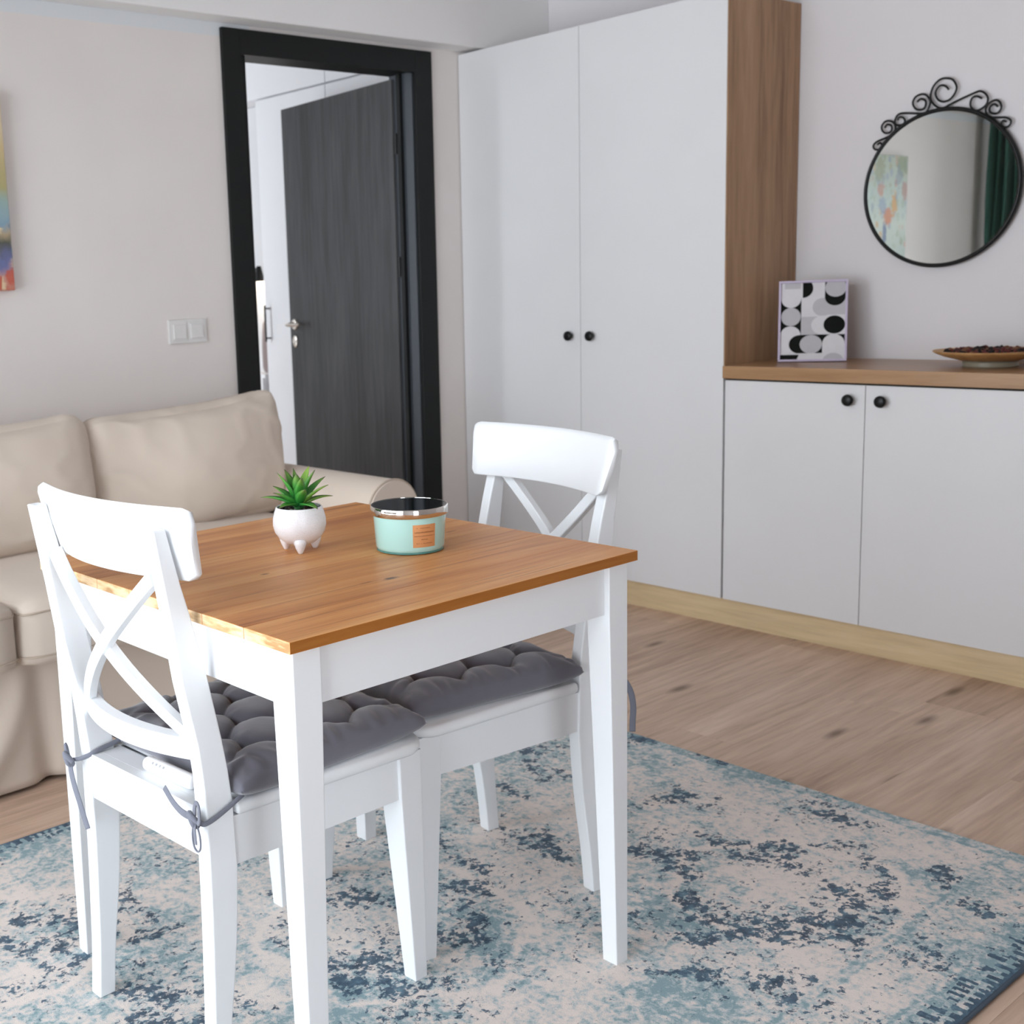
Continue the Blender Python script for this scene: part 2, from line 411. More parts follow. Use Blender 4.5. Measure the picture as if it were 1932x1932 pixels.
# leaf: hinge at (3.350, 3.70), free edge at (3.432, 4.56), 40 mm thick towards +x, rebate on the free edge
hp, fp = Vector((3.350, 3.705, 0)), Vector((3.434, 4.555, 0))
dl = (fp - hp).length; ux = (fp - hp).normalized(); nx = Vector((ux.y, -ux.x, 0))     # nx points to +x, the far side
LM = Matrix.Translation(hp) @ Matrix((ux, nx, Vector((0, 0, 1)))).transposed().to_4x4()
bm = nb(); box(bm, 0, dl - .013, 0, .040, .0, 2.008, bev=.001); box(bm, dl - .0131, dl, .012, .040, 0.0, 1.998)
leaf = part('leaf', xf(bm, LM), M['door'], d)
bm = nb(); hz = 1.048
lathe(bm, [(0, 0), (.024, 0), (.025, .004), (.022, .008), (.011, .010), (.010, .040), (0, .042)], n=24)
xf(bm, Matrix.Translation((dl - .055, 0, hz)) @ Matrix.Rotation(H, 4, 'X'))
tube(bm, cat([(dl - .055, -.038, hz), (dl - .06, -.047, hz), (dl - .10, -.05, hz), (dl - .165, -.046, hz)], 4), .009, .007, 10)
part('handle', xf(bm, LM), M['nickel'], leaf, smooth=True, auto=40, label='nickel lever handle')
bm = nb(); lathe(bm, [(0, 0), (.024, 0), (.025, .004), (.021, .007), (0, .007)], n=24)
xf(bm, Matrix.Translation((dl - .055, 0, hz - .078)) @ Matrix.Rotation(H, 4, 'X') @ Matrix.Diagonal((.85, 1.1, 1, 1)))
box(bm, dl - .058, dl - .052, -.009, -.0065, hz - .09, hz - .066)
part('lock_escutcheon', xf(bm, LM), M['nickel'], leaf, smooth=True, auto=40, label='nickel key plate')
for zz in (1.76, 1.28, .35):
    bm = nb(); tube(bm, [(3.354, 3.692, zz - .04), (3.354, 3.692, zz + .04)], .006, n=10); part('hinge', bm, M['blackmatte'], d, smooth=True, auto=40)
# ------------------------------------------------------------------ bedroom furniture
FX = 3.62
def fit(name, loc, label, cat_, group=None): return root(name, loc, label, cat_, group)
bw = fit('bedroom_wardrobe', (3.9, 4.4, FZ), 'white tall wardrobe in the bedroom behind the open dark door', 'wardrobe')
part('body', bx(FX + .02, 4.2, 3.76, 4.990, FZ, 2.120), M['bed_cab'], bw)
for a, b in ((3.76, 4.449), (4.453, 4.993)):
    dd = part('door', bx(FX, FX + .0195, a, b, .08, 2.119, bev=.001), M['bed_cab'], bw)
    if b > 4.9:
        bm = nb(); hy = 4.955
        tube(bm, [(FX - .03, hy, .955), (FX - .03, hy, 1.135)], .005, n=8)
        for zz in (.972, 1.118): tube(bm, [(FX - .03, hy, zz), (FX, hy, zz)], .004, n=8)
        part('handle', bm, M['black'], dd, smooth=True, auto=40, label='black bar handle')
uc = fit('overhead_cabinet', (3.9, 5.0, 2.126), 'white overhead cabinet row above the bedroom wardrobe', 'cabinet')
part('body', bx(FX + .02, 4.2, 3.76, 6.4, 2.126, 2.50), M['bed_cab'], uc)
for a, b in ((3.76, 4.447), (4.452, 5.40), (5.405, 6.4)):
    part('door', bx(FX, FX + .0195, a, b, 2.127, 2.49, bev=.001), M['bed_cab'], uc)
NXp = 3.75
struct('wall_bedroom_niche', bx(NXp, NXp + .1, 4.993, BY1, FZ, 2.124), M['bedroom'], label='white recess wall beside the bedroom wardrobe')
ns = fit('nightstand', (3.67, 5.25, FZ), 'white nightstand with a black knob in the bedroom recess', 'nightstand')
part('body', bx(3.605, NXp - .003, 5.000, 5.52, .69, .79, bev=.003), M['bed_cab'], ns)
dr = part('drawer', bx(3.592, 3.6045, 5.003, 5.515, .694, .772, bev=.002), M['bed_cab'], ns)
bm = nb(); lathe(bm, [(0, 0), (.005, 0), (.005, .008), (.011, .011), (.011, .018), (0, .020)], n=16)
part('knob', xf(bm, Matrix.Translation((3.592, 5.075, .735)) @ Matrix.Rotation(-H, 4, 'Y')), M['black'], dr, smooth=True)
part('gap_shade', bx(3.63, NXp - .005, 5.003, 5.51, FZ, .689), M['shadow'], ns, label='block in shadow colour for the dark gap below the drawer')  # solid block, its dark colour stands for the shaded gap
hb = soft_box((0, 0, 0), (.022, .062, .132), .02, (.012, .006, .008), 10, 3, .002)
cu = part('cushion', xf(hb, Matrix.Translation((3.705, 5.068, .925)) @ Matrix.Rotation(math.radians(3), 4, 'Y')), M['taupe'], None, smooth=True)
tag(cu, 'taupe velvet cushion standing on the white nightstand', 'cushion')
sl = fit('wall_lamp', (NXp, 5.28, 1.317), 'black cone wall lamp glowing in the bedroom recess', 'lamp')
bm = nb(); lathe(bm, [(0, 0), (.036, 0), (.036, .006), (.018, .014), (.009, .02), (0, .02)], n=28)
part('wall_plate', xf(bm, Matrix.Translation((NXp, 5.281, 1.317)) @ Matrix.Rotation(-H, 4, 'Y')), M['black'], sl, smooth=True, auto=40)
LX, LY = 3.70, 5.143
bm = nb(); tube(bm, [(NXp - .018, 5.281, 1.317), (3.715, 5.23, 1.317), (LX, LY, 1.317)], .0055, n=8); part('arm', bm, M['black'], sl, smooth=True)
bm = nb(); lathe(bm, [(0, .022), (.011, .022), (.014, .012), (.031, -.055), (.029, -.055), (.012, .010), (0, .016)], (LX, LY, 1.310), 28)
part('lamp_shade', bm, M['black'], sl, smooth=True, auto=40)
bm = nb(); lathe(bm, [(0, -.038), (.012, -.034), (.015, -.022), (.010, 0), (.006, .008), (0, .008)], (LX, LY, 1.302), 16)
part('bulb', bm, emis('warm_bulb', 'FFD9A8', 25), sl, smooth=True)
ld = bpy.data.lights.new('bulb_light', 'POINT'); ld.energy = 1.6; ld.color = (1, .83, .62); ld.shadow_soft_size = .012
lo = bpy.data.objects.new('bulb_light', ld); COL.objects.link(lo); lo.location = (LX, LY, 1.236)

# ------------------------------------------------------------------ wardrobe, sideboard, worktop, plinth
HT, S1, S2, DS = 2.1045, .615, 1.23, .4935
YA = lambda s: YN - s
def knob(y, z, parent):
    bm = nb(); lathe(bm, [(0, 0), (.0095, 0), (.0085, .006), (.008, .011), (.0165, .015), (.0185, .020), (.0175, .025), (.012, .028), (0, .029)], n=28)
    part('knob', xf(bm, Matrix.Translation((XC, y, z)) @ Matrix.Rotation(-H, 4, 'Y')), M['black'], parent, smooth=True, auto=50, label='round black knob')
wr_ = root('wardrobe', (3.83, 2.98, FZ), 'tall white two door wardrobe with an oak side panel', 'wardrobe')
part('body', bx(XC + .020, XE - .003, YA(S2) + .019, YA(0) - .003, .086, HT), M['cab_edge'], wr_)
for a, b, ky in ((YA(S1) + .0012, YA(0) - .004, 3.030), (YA(S2) + .004, YA(S1) - .0012, 2.929)):
    dd = part('door', bx(XC, XC + .0195, a, b, .0875, HT - .001, bev=.001), M['cabinet'], wr_); knob(ky, .993, dd)
part('side_panel', bx(XC + .002, XE - .003, YA(S2), YA(S2) + .0185, .8967, HT), M['panel'], wr_, label='brown oak side panel')
sb = root('sideboard', (3.83, 1.9, FZ), 'low white cabinet run under the oak worktop', 'cabinet')
YR = YA(S2) - 3 * DS
part('body', bx(XC + .020, XE - .003, YR, YA(S2) - .001, .086, .8533), M['cab_edge'], sb)
part('shadow_gap', bx(XC + .006, XC + .0195, YR, YA(S2) - .001, .846, .8533), M['shadow'], sb)
for i in range(3):
    b = YA(S2) - i * DS - .0012 - (.003 if i == 0 else 0); a = YA(S2) - (i + 1) * DS + .0012
    dd = part('door', bx(XC, XC + .0195, a, b, .0875, .8475, bev=.001), M['cabinet'], sb)
    if i < 2: knob((1.923, 1.820)[i], .801, dd)
    else: knob(YR + .1, .801, dd)
wt = part('worktop', bx(XC - .012, XE - .003, YR - .01, YA(S2) - .0005, .8543, .8967, bev=.0012), M['counter'], None)
tag(wt, 'long oak worktop on the low white cabinets', 'worktop')
pn = part('plinth', bx(XC + .0245, XC + .041, YR, YN - .004, FZ, .0855), M['plinth'], None)
tag(pn, 'pale oak plinth strip below all the cabinet doors', 'plinth')

# ------------------------------------------------------------------ mirror
MC = (1.8685, 1.4440); MR = .2425
mr = root('wall_mirror', (XE, MC[0], MC[1]), 'round wall mirror in a black metal ring with scrolls on top', 'mirror')
mg = N('mirror_silver'); mg.set(Base_Color=(.83, .86, .84, 1), Metallic=1.0, Roughness=.012)
bm = nb(); bmesh.ops.create_circle(bm, cap_ends=True, segments=96, radius=MR - .001)
ex = bmesh.ops.extrude_face_region(bm, geom=bm.faces[:]); bmesh.ops.translate(bm, verts=[v for v in ex['geom'] if isinstance(v, bmesh.types.BMVert)], vec=(0, 0, .004))
part('mirror_glass', xf(bm, Matrix.Translation((XE - .018, *MC)) @ Matrix.Rotation(-H, 4, 'Y')), mg.m, mr)
bm = nb(); tube(bm, [(XE - .018, MC[0] + MR * math.cos(a), MC[1] + MR * math.sin(a)) for a in [2 * math.pi * i / 96 for i in range(96)]], .0072, .011, 12, True, Vector((1, 0, 0)))
part('ring_frame', bm, M['black'], mr, smooth=True)
bm = nb(); lathe(bm, [(0, 0), (MR - .01, 0), (MR - .01, .014), (0, .014)], n=64)
part('backing', xf(bm, Matrix.Translation((XE - .0005, *MC)) @ Matrix.Rotation(-H, 4, 'Y')), M['blackmatte'], mr)
SCR = [
[(1.853, 1.745), (1.864, 1.757), (1.88, 1.761), (1.892, 1.748), (1.893, 1.733), (1.883, 1.717), (1.867, 1.71), (1.849, 1.714), (1.834, 1.73), (1.829, 1.75), (1.841, 1.772), (1.859, 1.78), (1.88, 1.78), (1.899, 1.765), (1.908, 1.743), (1.908, 1.722), (1.896, 1.704), (1.88, 1.693), (1.864, 1.692), (1.84, 1.702), (1.802, 1.715), (1.769, 1.725), (1.756, 1.726), (1.741, 1.716), (1.733, 1.7), (1.738, 1.683), (1.754, 1.672), (1.769, 1.67), (1.782, 1.681), (1.785, 1.694), (1.781, 1.708), (1.768, 1.713), (1.751, 1.704)],
[(1.951, 1.721), (1.94, 1.729), (1.926, 1.722), (1.923, 1.711), (1.928, 1.698), (1.942, 1.695), (1.956, 1.701), (1.965, 1.719), (1.957, 1.737), (1.938, 1.743), (1.922, 1.737), (1.91, 1.719), (1.911, 1.704), (1.92, 1.687), (1.936, 1.683), (1.969, 1.688), (2.003, 1.692), (2.016, 1.685), (2.022, 1.67), (2.018, 1.659), (2.004, 1.655), (1.992, 1.659), (1.989, 1.669), (1.997, 1.679), (2.008, 1.681), (2.013, 1.672)],
[(2.055, 1.653), (2.047, 1.663), (2.034, 1.658), (2.031, 1.647), (2.037, 1.637), (2.052, 1.636), (2.063, 1.646), (2.065, 1.66), (2.056, 1.672), (2.042, 1.674), (2.027, 1.667), (2.019, 1.651), (2.023, 1.635), (2.037, 1.626), (2.057, 1.619), (2.08, 1.612), (2.091, 1.602), (2.089, 1.591), (2.079, 1.586), (2.066, 1.587), (2.063, 1.599), (2.069, 1.607), (2.078, 1.602)],
[(1.703, 1.673), (1.714, 1.682), (1.725, 1.676), (1.727, 1.664), (1.718, 1.655), (1.703, 1.654), (1.693, 1.667), (1.697, 1.684), (1.709, 1.693), (1.724, 1.69), (1.736, 1.678), (1.738, 1.663), (1.73, 1.649), (1.717, 1.643), (1.697, 1.64), (1.677, 1.637), (1.664, 1.628), (1.664, 1.618), (1.671, 1.61), (1.683, 1.61), (1.691, 1.618), (1.687, 1.629), (1.676, 1.625)]]
for s in SCR:
    bm = nb(); tube(bm, [(XE - .018, p.x, p.y) for p in cat([(a, b, 0) for a, b in s], 4)], .0034, .0034, 8, False, Vector((1, 0, 0)))
    part('scroll', bm, M['black'], mr, smooth=True)

# ------------------------------------------------------------------ framed print
ap = root('framed_print', (3.839, 2.182, .8967), 'small lilac framed abstract print of black and grey circles on the worktop', 'picture')
u_ = Vector((.110, -.186, 0)).normalized(); n_ = Vector((-u_.y * -1, -u_.x, 0)); n_ = Vector((u_.y, -u_.x, 0))
if n_.x > 0: n_ = -n_
FW, FH = .216, .272
lean = math.radians(9)
up_ = (Vector((0, 0, 1)) * math.cos(lean) - n_ * math.sin(lean)); fn = u_.cross(up_)
if fn.x > 0: fn = -fn
AM = Matrix.Translation((3.839, 2.182, .8967 + .0025)) @ Matrix((u_, up_, fn)).transposed().to_4x4()   # local: x right, y up, z to viewer
lil = plain('lilac_frame', 'C6BBD2', .45)
bm = nb(); t_ = .0072
for q in ((-FW / 2, FW / 2, 0, t_), (-FW / 2, FW / 2, FH - t_, FH), (-FW / 2, -FW / 2 + t_, t_, FH - t_), (FW / 2 - t_, FW / 2, t_, FH - t_)):
    box(bm, q[0], q[1], q[2], q[3], -.012, .004, bev=.001)
part('frame', xf(bm, AM), lil, ap)
bm = nb(); box(bm, -FW / 2 + t_, FW / 2 - t_, t_, FH - t_, -.011, -.003); part('backing_board', xf(bm, AM), M['blackmatte'], ap)
bm = nb(); hexa(bm, [(-.03, .0115, -.060), (.03, .0115, -.060), (.03, .0120, -.064), (-.03, .0120, -.064)], [(-.02, .17, -.0112), (.02, .17, -.0112), (.02, .17, -.0132), (-.02, .17, -.0132)])
part('easel_leg', xf(bm, AM), M['blackmatte'], ap)
bm = nb(); PWd, PHt = FW - 2 * t_, FH - 2 * t_; lay = [0]
def flat(pts, mi):
    lay[0] += 1; z = -.003 + .00006 * lay[0]
    seen = []
    for u, v in pts:
        p = ((min(1, max(0, u)) - .5) * PWd, t_ + (1 - min(1, max(0, v))) * PHt, z)
        if not seen or (abs(p[0] - seen[-1][0]) + abs(p[1] - seen[-1][1]) > 1e-6): seen.append(p)
    f = bm.faces.new([bm.verts.new(p) for p in seen]); f.material_index = mi
PX = lambda x, y: ((x - 335) / 1155, (y - 265) / 1465)
def rect(x0, y0, x1, y1, mi): flat([PX(x0, y0), PX(x1, y0), PX(x1, y1), PX(x0, y1)], mi)
def circ(x, y, rx, ry, mi, a0=0, a1=360): flat([PX(x + rx * math.cos(math.radians(a)), y + ry * math.sin(math.radians(a))) for a in np.arange(a0, a1, 7.5)], mi)
K_, L_, G_ = 0, 1, 2
rect(335, 265, 1490, 1730, L_)
rect(335, 560, 705, 1260, K_); rect(335, 265, 705, 560, L_); circ(520, 555, 182, 182, L_); circ(520, 910, 178, 175, G_); circ(515, 1270, 185, 180, L_); rect(335, 1270, 690, 1730, L_)
rect(400, 265, 690, 375, G_)
flat([PX(725, 265), PX(880, 265)] + [PX(725 + 188 * math.cos(math.radians(a)), 370 + 182 * math.sin(math.radians(a))) for a in range(-25, 91, 6)], K_)
circ(1085, 735, 178, 172, G_); rect(1085, 563, 1490, 885, G_)
rect(1125, 265, 1490, 545, K_); circ(1308, 540, 185, 172, K_); circ(1315, 375, 188, 172, G_); rect(1160, 265, 1480, 330, G_)
rect(705, 915, 1110, 1255, G_); circ(1080, 1080, 190, 178, L_); rect(1080, 902, 1490, 1258, L_); circ(1300, 1075, 192, 172, K_)
rect(680, 1260, 1490, 1612, K_); circ(680, 1440, 188, 176, K_); circ(888, 1442, 200, 178, G_); circ(1290, 1440, 198, 188, L_); rect(1092, 1440, 1490, 1730, L_)
rect(600, 1612, 1490, 1730, L_); flat([PX(310, 1640), PX(675, 1640), PX(640, 1730), PX(310, 1730)], K_); circ(1290, 1790, 195, 178, G_, 180, 361)
part('print', xf(bm, AM), [plain('print_black', '1A1C1A', .9, 0, .1), plain('print_light', 'DAD8DA', .8, 0, .1), plain('print_grey', 'BFBDC0', .8, 0, .1)], ap)
# ------------------------------------------------------------------ wooden dish with potpourri
DC = (3.845, 1.612, .8967)
ds = root('pedestal_dish', DC, 'shallow wooden dish on a pale foot on the worktop', 'dish')
tan = wood('tan_dish_wood', ('9A7148', 'BC9160', 'CFA878'), 0, 40, .5, False, 0, None, 1, 8, .04, .3).m
bm = nb(); lathe(bm, [(0, .017), (.06, .0175), (.085, .020), (.125, .031), (.150, .0415), (.156, .0455), (.157, .049), (.150, .049), (.120, .040), (.09, .030), (.06, .026), (0, .025)], DC, 64)
part('bowl', bm, tan, ds, smooth=True, auto=60)
bm = nb(); lathe(bm, [(0, 0), (.074, 0), (.076, .003), (.074, .014), (.078, .0185), (0, .0185)], DC, 48)
part('foot', bm, plain('pale_foot', '8F8672', .4), ds, smooth=True, auto=40)
bm = nb(); rnd = random.Random(3)
for i in range(260):
    a, rr = rnd.uniform(0, 6.283), .118 * math.sqrt(rnd.random())
    s = rnd.uniform(.008, .015)
    mt = Matrix.Translation((DC[0] + rr * math.cos(a), DC[1] + rr * math.sin(a), DC[2] + .034 + rnd.random() * .018 * (1 - (rr / .125) ** 2) + .010 * (rr / .118) ** 2)) @ Matrix.Rotation(rnd.uniform(0, 6), 4, Vector((rnd.random(), rnd.random(), rnd.random() + .01)).normalized()) @ Matrix.Diagonal((s, s * rnd.uniform(.5, 1), s * rnd.uniform(.25, .6), 1))
    r_ = bmesh.ops.create_icosphere(bm, subdivisions=1, radius=1, matrix=mt)
    mi = rnd.choice((0, 0, 1, 1, 2))
    for f in {f for v in r_['verts'] for f in v.link_faces}: f.material_index = mi
pp = part('potpourri', bm, [plain('dark_husk', '1E1210', .8), plain('red_petal', '5E1F1C', .7), plain('brown_chip', '7A5038', .8)], None)
tag(pp, 'dark red and black potpourri heaped in the wooden dish', 'potpourri', None, 'stuff')

# ------------------------------------------------------------------ switch, painting, curtain
sw = root('light_switch', (2.272, 3.6, 1.04), 'double white rocker light switch on the wall beside the dark door frame', 'light switch')
part('plate', bx(2.196, 2.349, 3.592, 3.5995, 1.040, 1.121, bev=.002), M['switch'], sw)
for a in (2.207, 2.276):
    bm = nb(); box(bm, a, a + .062, 3.5905, 3.592, 1.050, 1.111, bev=.0006)
    rk = part('rocker_frame', bm, M['switch'], sw)
    bm = nb(); hexa(bm, [(a + .006, 3.5905, 1.056), (a + .056, 3.5905, 1.056), (a + .056, 3.5905, 1.105), (a + .006, 3.5905, 1.105)], [(a + .007, 3.586, 1.057), (a + .055, 3.586, 1.057), (a + .055, 3.5885, 1.104), (a + .007, 3.5885, 1.104)])
    part('rocker', bm, M['switch'], rk)
kp = N('canvas_paint'); o = kp.obj(); sp = kp.n('SeparateXYZ', Vector=o)
n4 = kp.noise(o, 8, 5)
v_ = kp.math('ADD', kp.math('DIVIDE', sp.outputs[2], .59), kp.math('MULTIPLY', kp.math('SUBTRACT', n4, .5), .25))
right = kp.n('MapRange', **{'Value': kp.math('ADD', sp.outputs[0], kp.math('MULTIPLY', n4, .1)), 'From Min': .18, 'From Max': .46}).outputs[0]
warm = kp.ramp(v_, [(.0, 'B8604A'), (.10, 'C09080'), (.16, '6A6E98'), (.24, '4F5148'), (.30, 'A9977A'), (.36, '7F9AAC'), (.46, '93A8A2'), (.56, 'A8A070'), (.74, 'C4AE84'), (.95, 'D5C6B0')])
pale = kp.ramp(v_, [(.0, 'A3AFA8'), (.35, 'BCC2B8'), (.6, 'AEBBB4'), (1, 'A9AD9C')])
base = kp.mix(right, pale, warm)
def blobs(scale, size, lo_, hi_, colors, amt):
    global base
    vo = kp.n('TexVoronoi', Vector=kp.mapping(o, (1, 1, .8)), Scale=scale)
    d_ = kp.math('ADD', vo.outputs['Distance'], kp.math('MULTIPLY', kp.math('SUBTRACT', kp.noise(o, 60, 3), .5), .5))
    m_ = kp.math('MULTIPLY', kp.n('MapRange', **{'Value': d_, 'From Min': size + .08, 'From Max': size - .08}).outputs[0], kp.math('MULTIPLY', kp.math('GREATER_THAN', v_, lo_), kp.math('LESS_THAN', v_, hi_)))
    hue = kp.ramp(kp.n('SeparateColor', Color=vo.outputs['Color']).outputs[0], colors, 'CONSTANT')
    return m_, hue
m1, h1 = blobs(24.0, .50, -1, .34, [(0, '2B2A30'), (.2, 'B9523E'), (.4, 'D8C4A0'), (.55, '6C7FB0'), (.7, 'E2D9CC'), (.85, '4F6F86')], 1)
base = kp.mix(kp.math('MULTIPLY', kp.math('MULTIPLY', m1, right), .85), base, h1)
m2, h2 = blobs(22.0, .46, .12, 1.2, [(0, 'BE9358'), (.2, '7F8C98'), (.36, 'B9785A'), (.5, '8B9478'), (.66, '8E98A6'), (.84, '9B9A7C')], 1)
base = kp.mix(kp.math('MULTIPLY', kp.math('MULTIPLY', m2, kp.math('SUBTRACT', 1.0, right)), kp.n('MapRange', **{'Value': kp.noise(o, 7, 3), 'From Min': .42, 'From Max': .6, 'To Min': 0.0, 'To Max': .75}).outputs[0]), base, h2)
for bx_, bz_, rx, rz, col_, amt in ((-.21, .246, .050, .055, 'C0703F', .9), (-.28, .316, .030, .075, 'C9913F', .85), (-.18, .144, .022, .075, '4A5E86', .85), (-.126, .395, .040, .050, 'B87F6C', .7), (-.408, .394, .040, .060, 'A9756A', .7), (-.37, .544, .080, .070, '7E8868', .75), (-.106, .507, .060, .080, '8A8F70', .7), (-.15, .31, .05, .05, '7F8EA6', .7), (-.33, .47, .05, .06, '7C8894', .6)):
    q = kp.n('Mapping', Vector=o, Location=(-bx_ / rx, 0, -bz_ / rz), Scale=(1 / rx, 0, 1 / rz)).outputs[0]
    ln = kp.n('VectorMath', operation='LENGTH'); kp.inp(ln, 0, q)
    wob = kp.math('ADD', ln.outputs['Value'], kp.math('MULTIPLY', kp.math('SUBTRACT', kp.noise(o, 38, 4), .5), 2.2))
    base = kp.mix(kp.n('MapRange', **{'Value': wob, 'From Min': 1.1, 'From Max': .7, 'To Min': 0.0, 'To Max': amt}).outputs[0], base, lin(col_))
kp.set(Base_Color=base, Roughness=.6)
kp.bump(kp.noise(o, 60, 4), .3, .003)
pt = root('wall_painting', (1.2, 3.6, 1.240), 'colourful unframed canvas painting on the wall above the sofa', 'painting')
part('canvas', bx(.765, 1.640, 3.568, 3.5995, 1.240, 1.832, bev=.002), kp.m, pt)
ct = root('curtain', (-.20, 3.2, 0), 'dark green floor length curtain beside the west window', 'curtain')
bm = nb(); NU, NV = 120, 12; g = []
for i in range(NU + 1):
    yy = 3.20 + .345 * i / NU
    for j in range(NV + 1):
        zz = 2.35 * j / NV
        g.append(bm.verts.new((-.215 + .045 * math.sin(i * .36 + .5 * math.sin(i * .13)) + .01 * math.sin(j * .6 + i * .2), yy + .008 * math.sin(j * .8 + i * .3), zz + FZ + .02)))
for i in range(NU):
    for j in range(NV):
        a = i * (NV + 1) + j; bm.faces.new([g[a], g[a + NV + 1], g[a + NV + 2], g[a + 1]])
cc = part('cloth', bm, M['green'], ct, smooth=True)
sm = cc.modifiers.new('s', 'SOLIDIFY'); sm.thickness = .003
bm = nb(); tube(bm, [(-.215, -.6, 2.38), (-.215, 3.56, 2.38)], .012, n=12); part('rod', bm, M['black'], ct, smooth=True, auto=40)
for yy in (-.58, 3.555):
    bm = nb(); tube(bm, [(XW, yy, 2.38), (-.215, yy, 2.38)], .009, n=8); part('rod_bracket', bm, M['black'], ct, smooth=True, auto=40)

# ------------------------------------------------------------------ sofa
so = root('sofa', (1.25, 3.15, FZ), 'beige fabric sofa with loose covers against the wall', 'sofa')
part('back_frame', soft_box((1.2, 3.475, .42), (1.30, .10, .37), .06, (0, 0, .01), 12, 1, .003), M['sofa'], so, smooth=True)
part('seat_base', bx(0.0, 2.50, 2.84, 3.5, .02, .33, bev=.02), M['sofa'], so)
for i, (a, b) in enumerate(((.05, 1.186), (1.192, 2.355))):
    def shp(p, aa, bb, dd):
        return p + Vector((0, 0, .010 * (1 - aa * aa) * max(0, dd)))
    c_ = part('seat_cushion', soft_box(((a + b) / 2, 3.045, .398), ((b - a) / 2, .335, .085), .035, (.004, .022, .016), 20, 5 + i, .006, 5, shp), M['sofa'], so, smooth=True)
    f = soft_map(((b - a) / 2, .335, .085), .035, (.004, .022, .016), 5 + i, .006, 5, shp)
    for dd in (.66, -.62):
        loop = []
        for q in range(200):
            t = q / 200 * 4; e_ = t % 1 * 2 - 1
            aa, bb = ((e_, 1), (1, -e_), (-e_, -1), (-1, e_))[int(t)]
            loop.append(f(aa, bb, dd) + Vector(((a + b) / 2, 3.045, .398)))
        bm = nb(); tube(bm, loop, .0026, n=6, closed=True); part('piping', bm, M['piping'], c_, smooth=True)
def back_pillow(a, b, seed, dz):
    hx = (b - a) / 2
    def shp(p, aa, bb, dd):
        s = (dd + 1) / 2
        p = p.copy(); p.x *= 1 + .035 * math.sin(s * 3.0) - .06 * (1 - s) ** 2
        p.z += dz * aa * .5 - .014 * (1 - aa * aa) * max(0, dd) ** 3 + .012 * abs(aa) ** 4 * max(0, dd) ** 3
        p.y -= .018 * math.sin(3 * aa + seed) * (1 - dd * dd) * (bb < 0)
        return p
    A_ = ((hx, .085, .20), .06, (.0, .060, .012))
    bm = soft_box((0, 0, 0), *A_, 40, seed, .007, 4.5, shp, .010)
    f = soft_map(*A_, seed, .007, 4.5, shp, .010)
    T_ = Matrix.Translation(((a + b) / 2, 3.30, .660)) @ Matrix.Rotation(math.radians(-11), 4, 'X')
    loop = []
    for q in range(160):                          # seam running round the front panel
        t = q / 160 * 4; e_ = t % 1 * 2 - 1
        aa, dd = ((e_, 1), (1, -e_), (-e_, -1), (-1, e_))[int(t)]
        loop.append(T_ @ f(aa, .02, dd))
    pb = nb(); tube(pb, loop, .0024, n=6, closed=True, up=Vector((0, 1, 0)))
    return xf(bm, T_), pb
for i, (a, b, dz) in enumerate(((.235, .955, 0), (.965, 1.690, .01), (1.698, 2.402, .040))):
    b1, b2 = back_pillow(a, b, 11 + i, dz)
    c_ = part('back_cushion', b1, M['sofa'], so, smooth=True)
    part('piping', b2, M['piping'], c_, smooth=True)
def arm(xc, sgn, front=2.755):
    R_, zc = .1025, .518
    prof = []
    inner, outer = xc - sgn * .072, xc + sgn * .055
    prof.append((outer, .03)); prof.append((outer, .36))
    for q in range(-55, 236, 10):
        a = math.radians(q); prof.append((xc + sgn * R_ * math.cos(a), zc + R_ * math.sin(a)))
    prof.append((inner, .36)); prof.append((inner, .03))
    ys = [front, front + .012, 2.95, 3.15, 3.35, 3.52]
    bm = nb(); cxm = xc; rings = []
    for i, yy in enumerate(ys):
        k_ = .965 if i == 0 else 1
        rings.append([(xc + (x - xc) * k_, yy + 0.0, zc + (z - zc) * k_ if z > .3 else z) for x, z in prof])
    loft(bm, rings)
    A_ = part('armrest', bm, M['sofa'], so, smooth=True, auto=50)
    bm = nb(); tube(bm, [(xc + (x - xc) * 1.0, front + .007, zc + (z - zc) * 1.0) for x, z in prof[1:-1]], .0035, n=6); part('piping', bm, M['piping'], A_, smooth=True)
arm(2.4525, 1); arm(-.02, -1)
bm = nb(); NX, NZ = 220, 16; g = []                      # skirt hanging in folds to the floor
for i in range(NX + 1):
    x = -.08 + 2.58 * i / NX
    for j in range(NZ + 1):
        s = j / NZ                                        # 0 top, 1 floor
        fold = .030 * math.exp(-((x - (1.215 - .20 * s * s)) / (.02 + .035 * s)) ** 2) * s ** .6 - .026 * math.exp(-((x - 1.262) / .03) ** 2) * s ** .5
        fold += .008 * math.sin(x * 11 + 1.5 * s) * s + .010 * math.exp(-((x - (1.335 - .03 * s)) / .012) ** 2) * (s > .4) * (s - .4)
        y = 2.797 - .028 * s - fold
        g.append(bm.verts.new((x, y, .325 - (.325 - FZ - .012) * s)))
for i in range(NX):
    for j in range(NZ):
        a = i * (NZ + 1) + j; bm.faces.new([g[a], g[a + 1], g[a + NZ + 2], g[a + NZ + 1]])
sk = part('skirt', bm, M['sofa'], so, smooth=True); sm = sk.modifiers.new('s', 'SOLIDIFY'); sm.thickness = .003; sm.offset = 1
for xx in (.02, 1.2, 2.4):
    part('foot', bx(xx, xx + .05, 2.87, 2.92, FZ, .022), M['blackmatte'], so)

